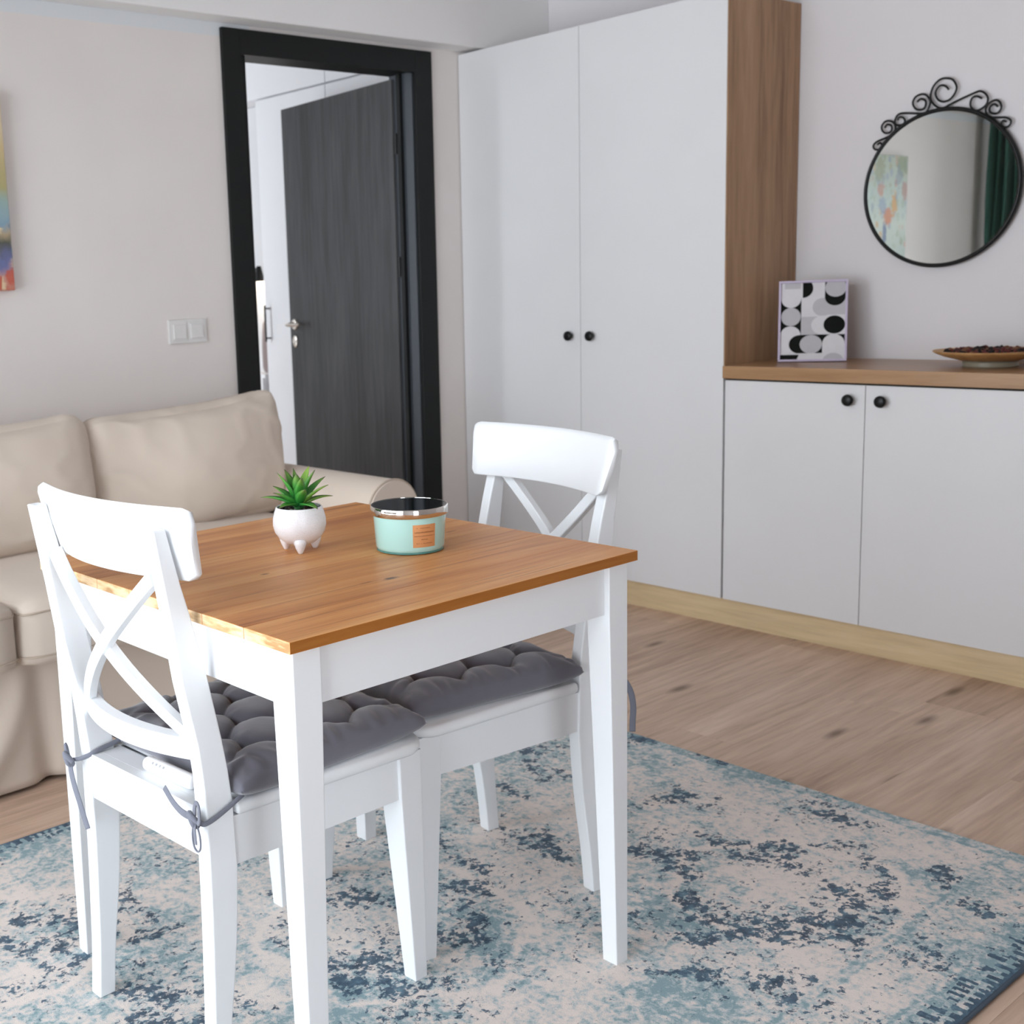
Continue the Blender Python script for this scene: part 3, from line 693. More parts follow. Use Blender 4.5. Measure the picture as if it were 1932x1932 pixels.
# ------------------------------------------------------------------ rug
RX0, RX1, RY0, RY1 = .17, 2.555, .785, 2.506
NXr, NYr = 520, 376
xs = np.linspace(RX0 + .004, RX1 - .004, NXr + 1); ys = np.linspace(RY0 + .004, RY1 - .004, NYr + 1)
GX, GY = np.meshgrid(xs, ys, indexing='ij')
def fnoise(freqs, seed, ax=(1, 1)):
    r_ = np.random.RandomState(seed); out = np.zeros_like(GX); tot = 0
    for f, amp in freqs:
        gx = int(2.6 * f * ax[0]) + 3; gy = int(2.0 * f * ax[1]) + 3
        t = r_.rand(gx, gy)
        u = (GX - RX0) * f * ax[0]; v = (GY - RY0) * f * ax[1]
        i = np.clip(u.astype(int), 0, gx - 2); j = np.clip(v.astype(int), 0, gy - 2); a = u - i; b = v - j
        a = a * a * (3 - 2 * a); b = b * b * (3 - 2 * b)
        out += amp * (t[i, j] * (1 - a) * (1 - b) + t[i + 1, j] * a * (1 - b) + t[i, j + 1] * (1 - a) * b + t[i + 1, j + 1] * a * b); tot += amp
    return out / tot
W1 = fnoise([(9, 1), (22, .5)], 1) - .5; W2 = fnoise([(9, 1), (22, .5)], 2) - .5
QX = GX + .05 * W1; QY = GY + .05 * W2
def seg(px, py, a, b):
    dx, dy = b[0] - a[0], b[1] - a[1]; L2 = dx * dx + dy * dy + 1e-9
    t = np.clip(((px - a[0]) * dx + (py - a[1]) * dy) / L2, 0, 1)
    return np.hypot(px - a[0] - t * dx, py - a[1] - t * dy)
DARK = [[(1.998, 1.412), (2.008, 1.356)], [(2.149, 1.398), (2.248, 1.314), (2.356, 1.201)], [(2.305, 1.179), (2.257, 1.108)], [(2.208, 1.079), (2.154, 1.004)], [(1.8, 1.215), (1.869, 1.173), (1.925, 1.108)], [(1.921, 1.209), (1.973, 1.128), (2.071, 1.047)], [(1.91, 1.314), (1.87, 1.257)], [(2.17, 1.139), (2.117, 1.071)], [(2.004, 1.058), (2.0, 1.009)], [(2.132, 1.353), (2.188, 1.278)], [(2.071, 1.428), (2.099, 1.395)], [(0.838, 2.127), (0.854, 2.054)], [(0.883, 2.046), (0.92, 2.045)], [(0.901, 2.142), (0.972, 2.075)], [(1.017, 1.934), (1.075, 1.928), (1.118, 1.911)], [(1.404, 1.778), (1.455, 1.759), (1.49, 1.715)], [(1.609, 1.678), (1.664, 1.635)], [(1.727, 1.818), (1.716, 1.75), (1.7, 1.669)], [(1.59, 1.603), (1.554, 1.539), (1.498, 1.479)], [(1.466, 1.55), (1.471, 1.511)], [(1.254, 1.614), (1.307, 1.572), (1.334, 1.516)], [(1.22, 1.573), (1.264, 1.523), (1.308, 1.449)], [(2.256, 2.055), (2.176, 1.966), (2.139, 1.887)], [(2.202, 1.903), (2.187, 1.849)], [(2.053, 1.949), (2.047, 1.867)], [(1.89, 1.688), (1.874, 1.651), (1.856, 1.606)], [(1.644, 1.657), (1.659, 1.621)], [(0.922, 1.772), (0.979, 1.698)], [(0.904, 1.714), (0.985, 1.609)], [(1.084, 2.078), (1.098, 2.007)], [(1.306, 1.899), (1.309, 1.867)], [(2.526, 1.925), (2.543, 1.853)], [(2.544, 1.725), (2.538, 1.667)], [(2.003, 1.527), (2.014, 1.466)], [(2.185, 1.65), (2.303, 1.618)], [(1.827, 0.965), (1.802, 1.027)], [(1.65, 1.212), (1.69, 1.131)], [(1.748, 1.055), (1.803, 1.048)], [(2.347, 1.068), (2.341, 1.013)], [(2.286, 0.949), (2.275, 0.905)], [(1.745, 0.994), (1.757, 0.963)], [(2.44, 1.325), (2.472, 1.22)]]
CREAM = [(2.091, 1.22, .10), (2.213, 1.046, .05), (2.381, 1.542, .10), (2.6, 1.414, .06), (1.017, 2.142, .08), (0.93, 2.254, .05), (1.148, 2.049, .05), (1.37, 1.644, .07), (1.617, 1.827, .05), (1.876, 1.793, .07), (1.366, 1.363, .08), (1.762, 1.18, .05), (1.862, 1.063, .08), (1.884, 0.929, .07), (1.088, 1.663, .05), (0.823, 1.954, .05), (1.549, 1.306, .06), (2.137, 1.542, .06), (2.2, 1.8, .12), (2.3, 1.3, .06), (2.42, 1.1, .06)]
TEAL = [(0.942, 2.043, .04), (1.137, 1.971, .07), (1.831, 1.321, .06), (1.827, 1.27, .04), (1.61, 1.182, .08), (1.572, 1.563, .05), (1.216, 1.523, .05), (2.311, 1.072, .06), (2.5, 1.587, .07), (1.063, 2.461, .09), (1.519, 1.405, .09), (1.521, 2.134, .07), (1.649, 1.103, .08), (1.8, 2.2, .12), (1.0, 1.85, .10)]
dk = .14 + .0 * GX
rag = .35 + 1.3 * fnoise([(20, 1), (45, .8)], 31)
for s in DARK:
    for a, b in zip(s[:-1], s[1:]): dk = np.maximum(dk, .14 + .80 * rag * np.exp(-(seg(QX, QY, a, b) / .027) ** 2))
blob = fnoise([(7, 1), (16, .7)], 5)
dk += .42 * np.clip((blob - .46) * 3.5, -.35, 1) * rag
sol = 0 * GX
cr = .50 + .85 * (fnoise([(5, 1), (12, .8), (26, .6)], 8) - .5)
for x, y, r_ in CREAM:
    e_ = np.exp(-(((QX - x) ** 2 + (QY - y) ** 2) / r_ ** 2)); cr += .30 * e_; dk -= .12 * e_
for x, y, r_ in TEAL:
    e_ = np.exp(-(((QX - x) ** 2 + (QY - y) ** 2) / r_ ** 2)); cr -= .34 * e_; dk -= .05 * e_
# petals of the medallions: scalloped rings of cream
for (mx_, my_, R0) in ((2.08, 1.20, .20), (1.42, 1.64, .24), (.85, 2.08, .18), (.80, 1.2, .24)):
    an = np.arctan2(QY - my_, QX - mx_); rr = np.hypot(QX - mx_, QY - my_)
    ring = np.exp(-((rr - R0 * (1 + .12 * np.abs(np.sin(3 * an)))) / .010) ** 2); cr += .5 * ring; dk -= .3 * ring
    ring = np.exp(-((rr - R0 * .55 * (1 + .25 * np.cos(8 * an))) / .014) ** 2); cr += .3 * ring
    ring = np.exp(-((rr - R0 * .86 * (1 + .12 * np.abs(np.sin(3 * an)))) / .020) ** 2); dk += .32 * ring * rag
# borders along the long sides and at the end
e1 = np.minimum(GY - RY0, RY1 - GY) + .006 * W1
e2 = RX1 - GX
for dd_, wd_ in ((.203, .006), (.188, .004), (.078, .005), (.065, .004)):
    l_ = np.exp(-((e1 - dd_) / wd_) ** 2); cr = cr * (1 - .8 * l_) + .15 * l_; dk *= 1 - .6 * l_
bd = (e1 < .066)
ph = GX * 300 + 5 * W1 * 3; col_ = np.floor(ph / (2 * np.pi)); hsh = (np.sin(col_ * 12.9898) * 43758.5453) % 1
lo_b = .004 + .018 * ((hsh * 7.3) % 1); hi_b = .030 + .034 * hsh                   # brushed dark teeth standing on the bound edge
comb = ((np.sin(ph) > -.45) & (e1 > lo_b * .4) & (e1 < hi_b)) | (e1 < .010)
comb &= ~((np.abs(e1 - .026) < .004) & (hsh > .4))
sol = np.where(bd, np.where(comb, .95, 0), sol); dk = np.where(bd, .30, dk); cr = np.where(bd, .18, cr)
cr = np.where((e2 < .045), cr * .45, cr)
rug = root('area_rug', (1.36, 1.65, FZ), 'faded blue teal and cream oriental rug under the dining table', 'rug')
verts = [(float(a), float(b), .0) for a, b in zip(GX.ravel(), GY.ravel())]
me = bpy.data.meshes.new('pile')
nj = NYr + 1
ii, jj = np.meshgrid(np.arange(NXr), np.arange(NYr), indexing='ij'); base_ = (ii * nj + jj).ravel()
faces = np.stack([base_, base_ + nj, base_ + nj + 1, base_ + 1], 1)
me.from_pydata([(x - 1.36, y - 1.65, z - FZ) for x, y, z in verts], [], faces.tolist())
at = me.color_attributes.new('motif', 'FLOAT_COLOR', 'POINT')
cd = np.stack([np.clip(dk, 0, 1).ravel(), np.clip(cr, 0, 1).ravel(), np.clip(sol, 0, 1).ravel(), np.ones(dk.size)], 1).astype(np.float32)
at.data.foreach_set('color', cd.ravel())
k = N('rug_pile'); o = k.obj(); A_ = k.n('VertexColor', layer_name='motif'); sp = k.n('SeparateColor', Color=A_.outputs[0])
fl1 = k.noise(k.mapping(o, (1.0, 1.15, 1)), 62, 8, .66, .3)          # dark flecks
fl2 = k.noise(k.mapping(o, (1.2, 1.0, 1)), 30, 9, .70, .7)
fl3 = k.noise(o, 75, 7, .68, .3)
fib = k.noise(o, 600, 2)
thr = k.math('SUBTRACT', .655, k.math('MULTIPLY', sp.outputs[0], .20))
dm = k.n('MapRange', **{'Value': k.math('SUBTRACT', fl1, thr), 'From Min': -.025, 'From Max': .035}).outputs[0]
dm2 = k.n('MapRange', **{'Value': k.math('ADD', sp.outputs[2], k.math('MULTIPLY', k.math('SUBTRACT', fl1, .5), 2.2)), 'From Min': .50, 'From Max': .72}).outputs[0]
dm = k.math('MAXIMUM', dm, dm2)
cm = k.math('ADD', sp.outputs[1], k.math('ADD', k.math('MULTIPLY', k.math('SUBTRACT', fl2, .5), 2.6), k.math('MULTIPLY', k.math('SUBTRACT', fl3, .5), 2.2)), clamp=True)
light = k.ramp(cm, [(.05, '8BA5AC'), (.24, 'A8B9BC'), (.42, 'C4CAC9'), (.60, 'DAD3CE'), (.9, 'E8DDD5')])
dcol = k.ramp(k.noise(o, 45, 5), [(.3, '283E52'), (.55, '466074'), (.75, '6C8C9B')])
c = k.mix(k.math('MULTIPLY', dm, .95), light, dcol)
c = k.mix(.30, c, k.ramp(fib, [(.25, G(.35)), (.75, G(.65))]), 'OVERLAY')
k.set(Base_Color=c, Roughness=.95, Specular_IOR_Level=.1, Sheen_Weight=.1)
k.bump(fib, .5, .003)
me.materials.append(k.m)
pile = bpy.data.objects.new('pile', me); COL.objects.link(pile); pile.parent = rug
bm = nb(); box(bm, RX0 + .003, RX1 - .003, RY0 + .003, RY1 - .003, FZ + .0005, -.0012)
part('backing', bm, plain('rug_backing', '6E7A80', .95), rug)
bm = nb(); tube(bm, [Vector(p) for s_ in [[(RX0 + .004, RY0 + .004), (RX1 - .004, RY0 + .004)], [(RX1 - .004, RY0 + .004), (RX1 - .004, RY1 - .004)], [(RX1 - .004, RY1 - .004), (RX0 + .004, RY1 - .004)], [(RX0 + .004, RY1 - .004), (RX0 + .004, RY0 + .004)]] for p in [(s_[0][0] + (s_[1][0] - s_[0][0]) * t, s_[0][1] + (s_[1][1] - s_[0][1]) * t, -.0050) for t in np.linspace(.002, .998, 24)]], .0055, .0044, 8, True)
part('binding', bm, fabric('rug_binding_yarn', '4A5866', .1, .95, .1, 500, .4), rug, smooth=True, label='slate blue bound edge')

# ------------------------------------------------------------------ dining table
TX, TY, TS, TH, TT = .9197, 1.2501, .74, .75, .0172
tb = root('dining_table', (TX + TS / 2, TY + TS / 2, 0), 'square dining table with stained pine top and white legs', 'table')
NB = 7
for i in range(NB):
    a = TY + TS * i / NB; b = TY + TS * (i + 1) / NB
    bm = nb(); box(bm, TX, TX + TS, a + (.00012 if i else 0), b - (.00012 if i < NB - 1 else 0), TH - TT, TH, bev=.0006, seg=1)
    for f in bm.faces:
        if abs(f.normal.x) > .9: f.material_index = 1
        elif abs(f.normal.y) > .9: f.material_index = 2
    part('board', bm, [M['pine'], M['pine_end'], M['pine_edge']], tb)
LI, LWt, LWb, AP = .012, .049, .031, .088       # inset, top and bottom leg width, apron height
zt = TH - TT
for sx in (0, 1):
    for sy in (0, 1):
        ox = TX + LI if sx == 0 else TX + TS - LI; oy = TY + LI if sy == 0 else TY + TS - LI
        dx, dy = (1 if sx == 0 else -1), (1 if sy == 0 else -1)
        Q = lambda w_, z_: [(ox, oy, z_), (ox + dx * w_, oy, z_), (ox + dx * w_, oy + dy * w_, z_), (ox, oy + dy * w_, z_)]
        bm = nb(); loft(bm, [Q(LWb, 0), Q(LWt, zt - AP), Q(LWt, zt)]); bmesh.ops.recalc_face_normals(bm, faces=bm.faces)
        bmesh.ops.bevel(bm, geom=[e for e in bm.edges if abs((e.verts[0].co - e.verts[1].co).normalized().z) > .9], offset=.0018, segments=2, affect='EDGES', profile=.5)
        part('leg', bm, M['white_paint'], tb)
A0, A1 = LI + LWt, TS - LI - LWt
for q in ((A0, A1, LI + .010, LI + .030), (A0, A1, TS - LI - .030, TS - LI - .010), (LI + .010, LI + .030, A0, A1), (TS - LI - .030, TS - LI - .010, A0, A1)):
    part('apron', bx(TX + q[0], TX + q[1], TY + q[2], TY + q[3], zt - AP, zt, bev=.001), M['white_paint'], tb)

# ------------------------------------------------------------------ dining chairs (local: x forward, y left)
def lerp_tab(t, z):
    return float(np.interp(z, [a for a, b in t], [b for a, b in t]))
BACK = [(0, -.014), (.09, -.007), (.25, -.001), (.38, .001), (.467, 0), (.552, -.009), (.644, -.028), (.742, -.041), (.80, -.050), (.884, -.063)]
FRNT = [(0, .017), (.081, .024), (.20, .042), (.329, .053), (.469, .049), (.552, .036), (.644, .018), (.742, -.005), (.803, -.022), (.884, -.041)]
YO, PWD = .184, .027                           # outer half width of rear posts, post width
def bow(yy, z):                                # how far a slat across the back bends backward at its middle
    return -.032 * max(0, 1 - (yy / .157) ** 2)
def make_chair(loc, yaw, label):
    r_ = root('dining_chair', loc, label, 'chair', None, yaw)
    W_ = M['white_paint']
    P = lambda name, bm, **kw: part(name, bm, W_, r_, local=True, **kw)
    for s in (1, -1):
        bm = nb(); rings = []
        for z in (0, .05, .1, .16, .22, .28, .34, .40, .45, .50, .55, .60, .65, .70, .75, .80, .84, .883):
            b_, f_ = lerp_tab(BACK, z), lerp_tab(FRNT, z)
            wd = PWD + (.003 if z < .5 else 0) + (.003 * (1 - z / .2) if z < .2 else 0) * 0
            yo = YO; yi = YO - wd
            rings.append([(b_, s * yi, z), (f_, s * yi, z), (f_, s * yo, z), (b_, s * yo, z)])
        loft(bm, rings); bmesh.ops.recalc_face_normals(bm, faces=bm.faces)
        bmesh.ops.bevel(bm, geom=[e for e in bm.edges if len(e.link_faces) == 2 and e.calc_face_angle(0) > .8], offset=.0025, segments=2, affect='EDGES', profile=.5)
        P('rear_leg', bm)
        bm = nb(); o_ = .200 * s                  # front leg, tapering on its two inner sides
        Q = lambda w_, z_: [(.440 - w_, o_ - s * w_, z_), (.440, o_ - s * w_, z_), (.440, o_, z_), (.440 - w_, o_, z_)]
        loft(bm, [Q(.029, 0), Q(.050, .34), Q(.052, .422)]); bmesh.ops.recalc_face_normals(bm, faces=bm.faces)
        bmesh.ops.bevel(bm, geom=[e for e in bm.edges if abs((e.verts[0].co - e.verts[1].co).normalized().z) > .9], offset=.002, segments=2, affect='EDGES', profile=.5)
        P('front_leg', bm)
        bm = nb(); hexa(bm, [(.050, s * (YO - .004), .343), (.050, s * (YO - .022), .343), (.392, s * .176, .343), (.392, s * .194, .343)], [(.050, s * (YO - .004), .422), (.050, s * (YO - .022), .422), (.392, s * .176, .422), (.392, s * .194, .422)])
        P('side_apron', bm)
    bm = nb(); box(bm, .408, .428, -.149, .149, .343, .4215); P('front_apron', bm)
    bm = nb(); box(bm, .003, .022, -.157, .157, .366, .4445, bev=.0008); P('back_apron', bm)
    # seat board, rounded front corners and a bullnose edge
    bm = nb(); prof = [(0, 0, .0), (.004, .008, .0), (.009, .011, 0)]; out = []
    for (cx_, cy_, a0) in ((.400, .165, 0), (.06, YO - .031 + .03, 90), (.06, -(YO - .031) - .03, 180), (.400, -.165, 270)):
        rr = .05 if cx_ > .2 else .004
        for q in range(0, 91, 10): out.append((cx_ + rr * math.cos(math.radians(a0 + q)), cy_ + rr * math.sin(math.radians(a0 + q))))
    out = [(x, max(-.213, min(.213, y))) for x, y in out]
    # the board narrows between the rear posts
    out2 = []
    for x, y in out: out2.append((x, y))
    ctr = Vector((.23, 0))
    rings = []
    for ins, zz in ((.004, .4225), (.0, .427), (-.001, .4335), (.0, .440), (.004, .4445)):
        rings.append([(x - ins * (1 if x > .23 else -1), y - ins * (1 if y > 0 else -1), zz) for x, y in out2])
    loft(bm, rings); 
    box(bm, .0222, .066, -(YO - .033), YO - .033, .4225, .4445)
    P('seat', bm, smooth=True, auto=50)
    # top rail: bent board in front of the posts, rounded corners
    bm = nb(); n = 40; hh = .054; zc = .858; th = .021; rows = []
    hw = .222
    for i in range(n + 1):
        yy = -hw + 2 * hw * i / n
        edge = hw - abs(yy)
        cut = 0 if edge > .022 else .022 - math.sqrt(max(0, .022 ** 2 - (.022 - edge) ** 2))
        cutb = 0 if edge > .008 else .008 - math.sqrt(max(0, .008 ** 2 - (.008 - edge) ** 2))
        ring = []
        z0, z1 = zc - hh + cutb, zc + hh - cut
        xm = lambda z: lerp_tab(FRNT, min(z, .88)) + .0005 + th / 2 - .024 * (1 - (yy / .17) ** 2 if abs(yy) < .17 else -.9 * (abs(yy) - .17) / .17 * 2)
        tt = th / 2 if edge > .004 else th / 2 * (.55 + .45 * edge / .004)
        for (fx, zf) in ((-1, 0), (-1, .5), (-1, .88), (-.75, .96), (0, 1), (.75, .96), (1, .88), (1, .5), (1, 0), (.8, -.02), (-.8, -.02)):
            z = z0 + (z1 - z0) * zf; ring.append((xm(z) + fx * tt, yy * (1 - .105 * (zc + hh - z) / (2 * hh)), z))
        rows.append(ring)
    loft(bm, rows); P('top_rail', bm, smooth=True, auto=50)
    # crossed slats and the lower rail, all bent backward in the middle
    xb = lambda yy, z: .5 * (lerp_tab(BACK, z) + lerp_tab(FRNT, z)) + bow(yy, z) * (1.0 if z < .7 else 1 - .2 * (z - .7) / .15)
    yi = YO - PWD
    for s in (1, -1):
        bm = nb(); rows = []
        p0, p1 = Vector((0, -s * (yi - .006), .545)), Vector((0, s * (yi - .009), .806))
        dirv = (p1 - p0).normalized(); side = Vector((0, -dirv.z, dirv.y)) * .0108
        off = .0032 * s
        for i in range(25):
            c_ = p0.lerp(p1, i / 24)
            ring = []
            for e_, d_ in ((1, -1), (1, 1), (-1, 1), (-1, -1)):
                q = c_ + side * e_
                ring.append((xb(c_.y, c_.z) + d_ * .0085 + off, q.y, q.z))
            rows.append(ring)
        loft(bm, rows); bmesh.ops.recalc_face_normals(bm, faces=bm.faces)
        bmesh.ops.bevel(bm, geom=[e for e in bm.edges if len(e.link_faces) == 2 and e.calc_face_angle(0) > 1.0], offset=.0015, segments=1, affect='EDGES')
        P('cross_slat', bm)
    bm = nb(); rows = []
    for i in range(33):
        yy = -yi - .002 + 2 * (yi + .002) * i / 32
        rows.append([(xb(yy, .535) + a, yy, z) for a, z in ((-.011, .517), (-.011, .550), (.011, .553), (.011, .519))])
    loft(bm, rows); bmesh.ops.recalc_face_normals(bm, faces=bm.faces)
    bmesh.ops.bevel(bm, geom=[e for e in bm.edges if len(e.link_faces) == 2 and e.calc_face_angle(0) > 1.0], offset=.0025, segments=2, affect='EDGES')
    P('lower_rail', bm)
    return r_
C1, Y1 = Vector((.901, 1.648, 0)), math.radians(2.6)
C2, Y2 = Vector((1.838, 1.637, 0)), math.radians(171.6)
make_chair(C1, Y1, 'white cross back chair seen from behind, left of the table')
make_chair(C2, Y2, 'white cross back chair facing the camera beyond the table')

# ------------------------------------------------------------------ tufted seat cushions with ties
def make_cushion(origin, yaw, label, ties, seed):
    r_ = root('chair_cushion', (origin.x, origin.y, .4445), label, 'cushion', None, yaw)
    bm = nb(); n = 120; hx, hy = .200, .208
    rnd = random.Random(seed); CT = []
    SXm, SYm = .122, .090                        # puffs in staggered rows, a tuft wherever three of them meet
    for q in range(-4, 5):
        for p in range(-3, 4):
            CT.append(((p + .5 * (q % 2)) * SXm + rnd.uniform(-.006, .006), q * SYm + rnd.uniform(-.004, .004)))
    top, bot = {}, {}
    def env(v): return max(0.0, 1 - abs(v) ** 5.5) ** .36
    for i in range(n + 1):
        for j in range(n + 1):
            a, b = -1 + 2 * i / n, -1 + 2 * j / n
            x = a * hx * (1 - .05 * (1 - b * b) * abs(a) ** 3); y = b * hy * (1 - .05 * (1 - a * a) * abs(b) ** 3)
            e_ = env(a) * env(b)
            ds_ = sorted(math.hypot(x - p, y - q) for p, q in CT)[:3]
            inn = max(0.0, min(1.0, (.97 - max(abs(a), abs(b))) / .28)); inn = inn * inn * (3 - 2 * inn)     # seams fade towards the border
            crease = math.exp(-(ds_[1] - ds_[0]) / .015) * (.12 + .88 * inn)
            dim = math.exp(-(ds_[2] - ds_[0]) / .020) * inn
            edge = max(abs(a), abs(b))
            along = (b if abs(a) > abs(b) else a)
            wr = .0022 * math.sin(along * 30 + 5 * noise.noise(Vector((x * 16, y * 16, seed)))) * max(0, min(1, (edge - .70) / .15)) * (1 - max(0, edge - .95) / .05)
            h = .051 * e_ * (1 - .24 * crease - .46 * dim) + wr + .004 * noise.noise(Vector((x * 12 + seed, y * 12, 0))) * e_
            zmid = .0175 + .006 * abs(a * b) ** 3
            top[i, j] = bm.verts.new((x, y, zmid + max(.0, h) * .92))
            bot[i, j] = top[i, j] if edge > .9999 else bm.verts.new((x, y, zmid - min(.0170, .024 * e_)))
    for i in range(n):
        for j in range(n):
            bm.faces.new([top[i, j], top[i + 1, j], top[i + 1, j + 1], top[i, j + 1]])
            q = [bot[i, j + 1], bot[i + 1, j + 1], bot[i + 1, j], bot[i, j]]
            if len(set(q)) == 4 and any(v not in top.values() for v in ()) or True:
                try: bm.faces.new(q)
                except ValueError: pass
    part('cushion_body', bm, M['cushion'], r_, smooth=True, local=True)
    Mi = Matrix.Translation(r_.location) @ Matrix.Rotation(yaw, 4, 'Z'); Mi = Mi.inverted()
    for t in ties:
        bm = nb()
        for pts, ra, rb, upv in t:
            tube(bm, [Mi @ p for p in cat(pts, 5)], ra, rb, 8, False, Vector(upv))
        part('tie', bm, M['tie'], r_, smooth=True, local=True)
    return r_
cc1 = C1 + Vector((.250, .012, 0)); cc2 = C2 + Vector((-.246, .046, 0))
RB = (.0045, .0022)
def knot(c, s=.011):
    c = Vector(c)
    return [(pts_map([(0, -s, -s * .4), (-s * .8, -s * .2, s * .8), (0, s, s * .3), (s * .5, s * .2, -s), (-s * .6, -s * .6, -s * .5), (-s * .5, s * .5, s * .6)], Matrix.Translation(c)), .0055, .0045, (1, 0, 0))]
t1 = [([(.975, 1.462, .455), (.965, 1.4605, .452), (.942, 1.4600, .442), (.918, 1.4600, .433), (.903, 1.462, .430), (.897, 1.470, .434)], *RB, (0, -1, 0)),
      *knot((.895, 1.475, .437)),
      ([(.893, 1.473, .440), (.890, 1.466, .456), (.889, 1.460, .468), (.888, 1.452, .468), (.888, 1.450, .455), (.890, 1.456, .438), (.893, 1.470, .434)], .004, .002, (1, 0, 0)),
      ([(.893, 1.475, .434), (.889, 1.474, .415), (.887, 1.468, .398), (.886, 1.457, .394), (.886, 1.449, .402), (.888, 1.452, .418), (.892, 1.466, .434)], .0016, .0016, (1, 0, 0)),
      ([(.893, 1.472, .436), (.886, 1.463, .425), (.885, 1.460, .405)], .0055, .0015, (1, 0, 0)),
      ([(.895, 1.477, .437), (.889, 1.500, .441), (.887, 1.522, .451), (.887, 1.545, .467)], .0065, .0014, (1, 0, 0))]
t2 = [([(.975, 1.799, .460), (.958, 1.7995, .458), (.935, 1.7990, .453), (.914, 1.7985, .450), (.899, 1.800, .446), (.884, 1.812, .438), (.876, 1.826, .434)], *RB, (0, 1, 0)),
      *knot((.872, 1.832, .436)),
      ([(.872, 1.834, .438), (.869, 1.838, .450), (.870, 1.842, .458), (.874, 1.845, .452), (.873, 1.838, .440)], .004, .002, (1, 0, 0)),
      ([(.871, 1.830, .433), (.868, 1.822, .415), (.866, 1.808, .392), (.866, 1.796, .372), (.867, 1.786, .350), (.868, 1.775, .328)], .0068, .0014, (.9, .3, .3))]
make_cushion(cc1, Y1, 'grey tufted seat cushion on the near chair seat, left of the table', [t1, t2], 21)
t3 = [([(1.790, 1.452, .452), (1.812, 1.449, .450), (1.835, 1.4485, .446), (1.852, 1.452, .442)], *RB, (0, -1, 0)),
      *knot((1.856, 1.456, .440)),
      ([(1.860, 1.454, .438), (1.872, 1.442, .425), (1.880, 1.432, .400), (1.882, 1.428, .370), (1.880, 1.428, .345), (1.878, 1.427, .322)], .0062, .0016, (.6, .7, .2))]
make_cushion(cc2, Y2, 'grey tufted seat cushion on the far chair, right of the other cushion', [t3], 33)
# slim white stick with grey marks on the near chair's seat
rc = root('remote_control', (.932, 1.612, .4445), 'slim white remote with small grey marks on the near chair behind the cushion', 'remote')
a_, b_ = Vector((.932, 1.675, .4575)), Vector((.942, 1.545, .4575))
dv = (b_ - a_)
bm = nb(); tube(bm, [a_ + dv * t + Vector((0, 0, 0)) for t in (0, .012, .04, .08, .5, .92, .96, .988, 1)], .0125, .0125, 20)
for i, v in enumerate(bm.verts):
    t = (v.co - a_).dot(dv) / dv.length_squared; e_ = min(t, 1 - t)
    k_ = 1 if e_ >= .08 else (.35 if e_ < .004 else .72 if e_ < .02 else .92 if e_ < .06 else .985)
    c_ = a_ + dv * t; v.co = c_ + (v.co - c_) * k_
part('body', bm, plain('white_plastic', 'F0F1F2', .3), rc, smooth=True, auto=60)
for i in range(4):
    c_ = a_ + dv * (.24 + .075 * i) + Vector((-.0088, 0, .0088))
    bm = nb(); bmesh.ops.create_cube(bm, size=1, matrix=Matrix.Translation(c_) @ Matrix.Rotation(math.radians(-45), 4, 'Y') @ Matrix.Diagonal((.004, .0035 + .0008 * (i % 2), .0012, 1)))
    part('button', bm, plain('grey_mark', '9A9C9E', .5), rc)

# ------------------------------------------------------------------ potted plant on the table
PC = (1.281, 1.694, TH)
pp_ = root('potted_plant', PC, 'small green succulent in a white speckled footed pot on the table', 'plant')
k = N('speckled_glaze'); o = k.obj(); vo = k.n('TexVoronoi', Vector=o, Scale=420.0)
spk = k.math('LESS_THAN', vo.outputs['Distance'], .22)
k.set(Base_Color=k.mix(k.math('MULTIPLY', spk, .35), lin('E6E4E6'), lin('8D8788')), Roughness=.32)
wz = k.n('TexWave', Vector=k.mapping(o, (0, 0, 1)), Scale=120.0, Distortion=.4); wz.bands_direction = 'Z'
k.bump(wz.outputs['Fac'], .10, .001)
bm = nb(); lathe(bm, [(0, .0115), (.014, .012), (.026, .0155), (.037, .024), (.0445, .035), (.0475, .047), (.0472, .058), (.0445, .069), (.0412, .0785), (.0400, .0800), (.0385, .0792), (.0400, .070), (.043, .058), (.040, .05), (0, .05)], PC, 56)
part('pot', bm, k.m, pp_, smooth=True, auto=70)
for i in range(3):
    a = math.radians(-128 + 120 * i)
    fx, fy = PC[0] + .030 * math.cos(a), PC[1] + .030 * math.sin(a)
    bm = nb(); lathe(bm, [(0, 0), (.0035, .0), (.0050, .0025), (.0085, .010), (.0112, .018), (.0105, .025), (0, .028)], (fx, fy, PC[2]), 20)
    part('pot_foot', bm, k.m, pp_, smooth=True)
bm = nb(); rnd = random.Random(5)
for i in range(230):
    a, rr = rnd.uniform(0, 6.283), .0385 * math.sqrt(rnd.random()); s = rnd.uniform(.002, .0042)
    r_ = bmesh.ops.create_icosphere(bm, subdivisions=1, radius=1, matrix=Matrix.Translation((PC[0] + rr * math.cos(a), PC[1] + rr * math.sin(a), PC[2] + .073 + rnd.uniform(-.002, .003))) @ Matrix.Diagonal((s, s * .8, s * .6, 1)))
    mi = rnd.choice((0, 0, 0, 1, 2))
    for f in {f for v in r_['verts'] for f in v.link_faces}: f.material_index = mi
lathe(bm, [(0, .072), (.0388, .072)], PC, 40)
so_ = part('soil', bm, [plain('dark_soil', '241F1C', .9), plain('soil_grey', '7B736C', .9), plain('soil_brown', '4A3A32', .9)], pp_); so_['kind'] = 'stuff'
k = N('succulent_leaf'); o = k.obj(); sp = k.n('SeparateXYZ', Vector=k.n('TexCoord').outputs['Generated'])
A_ = k.n('VertexColor', layer_name='tip')
r = k.n('ObjectInfo').outputs['Random']
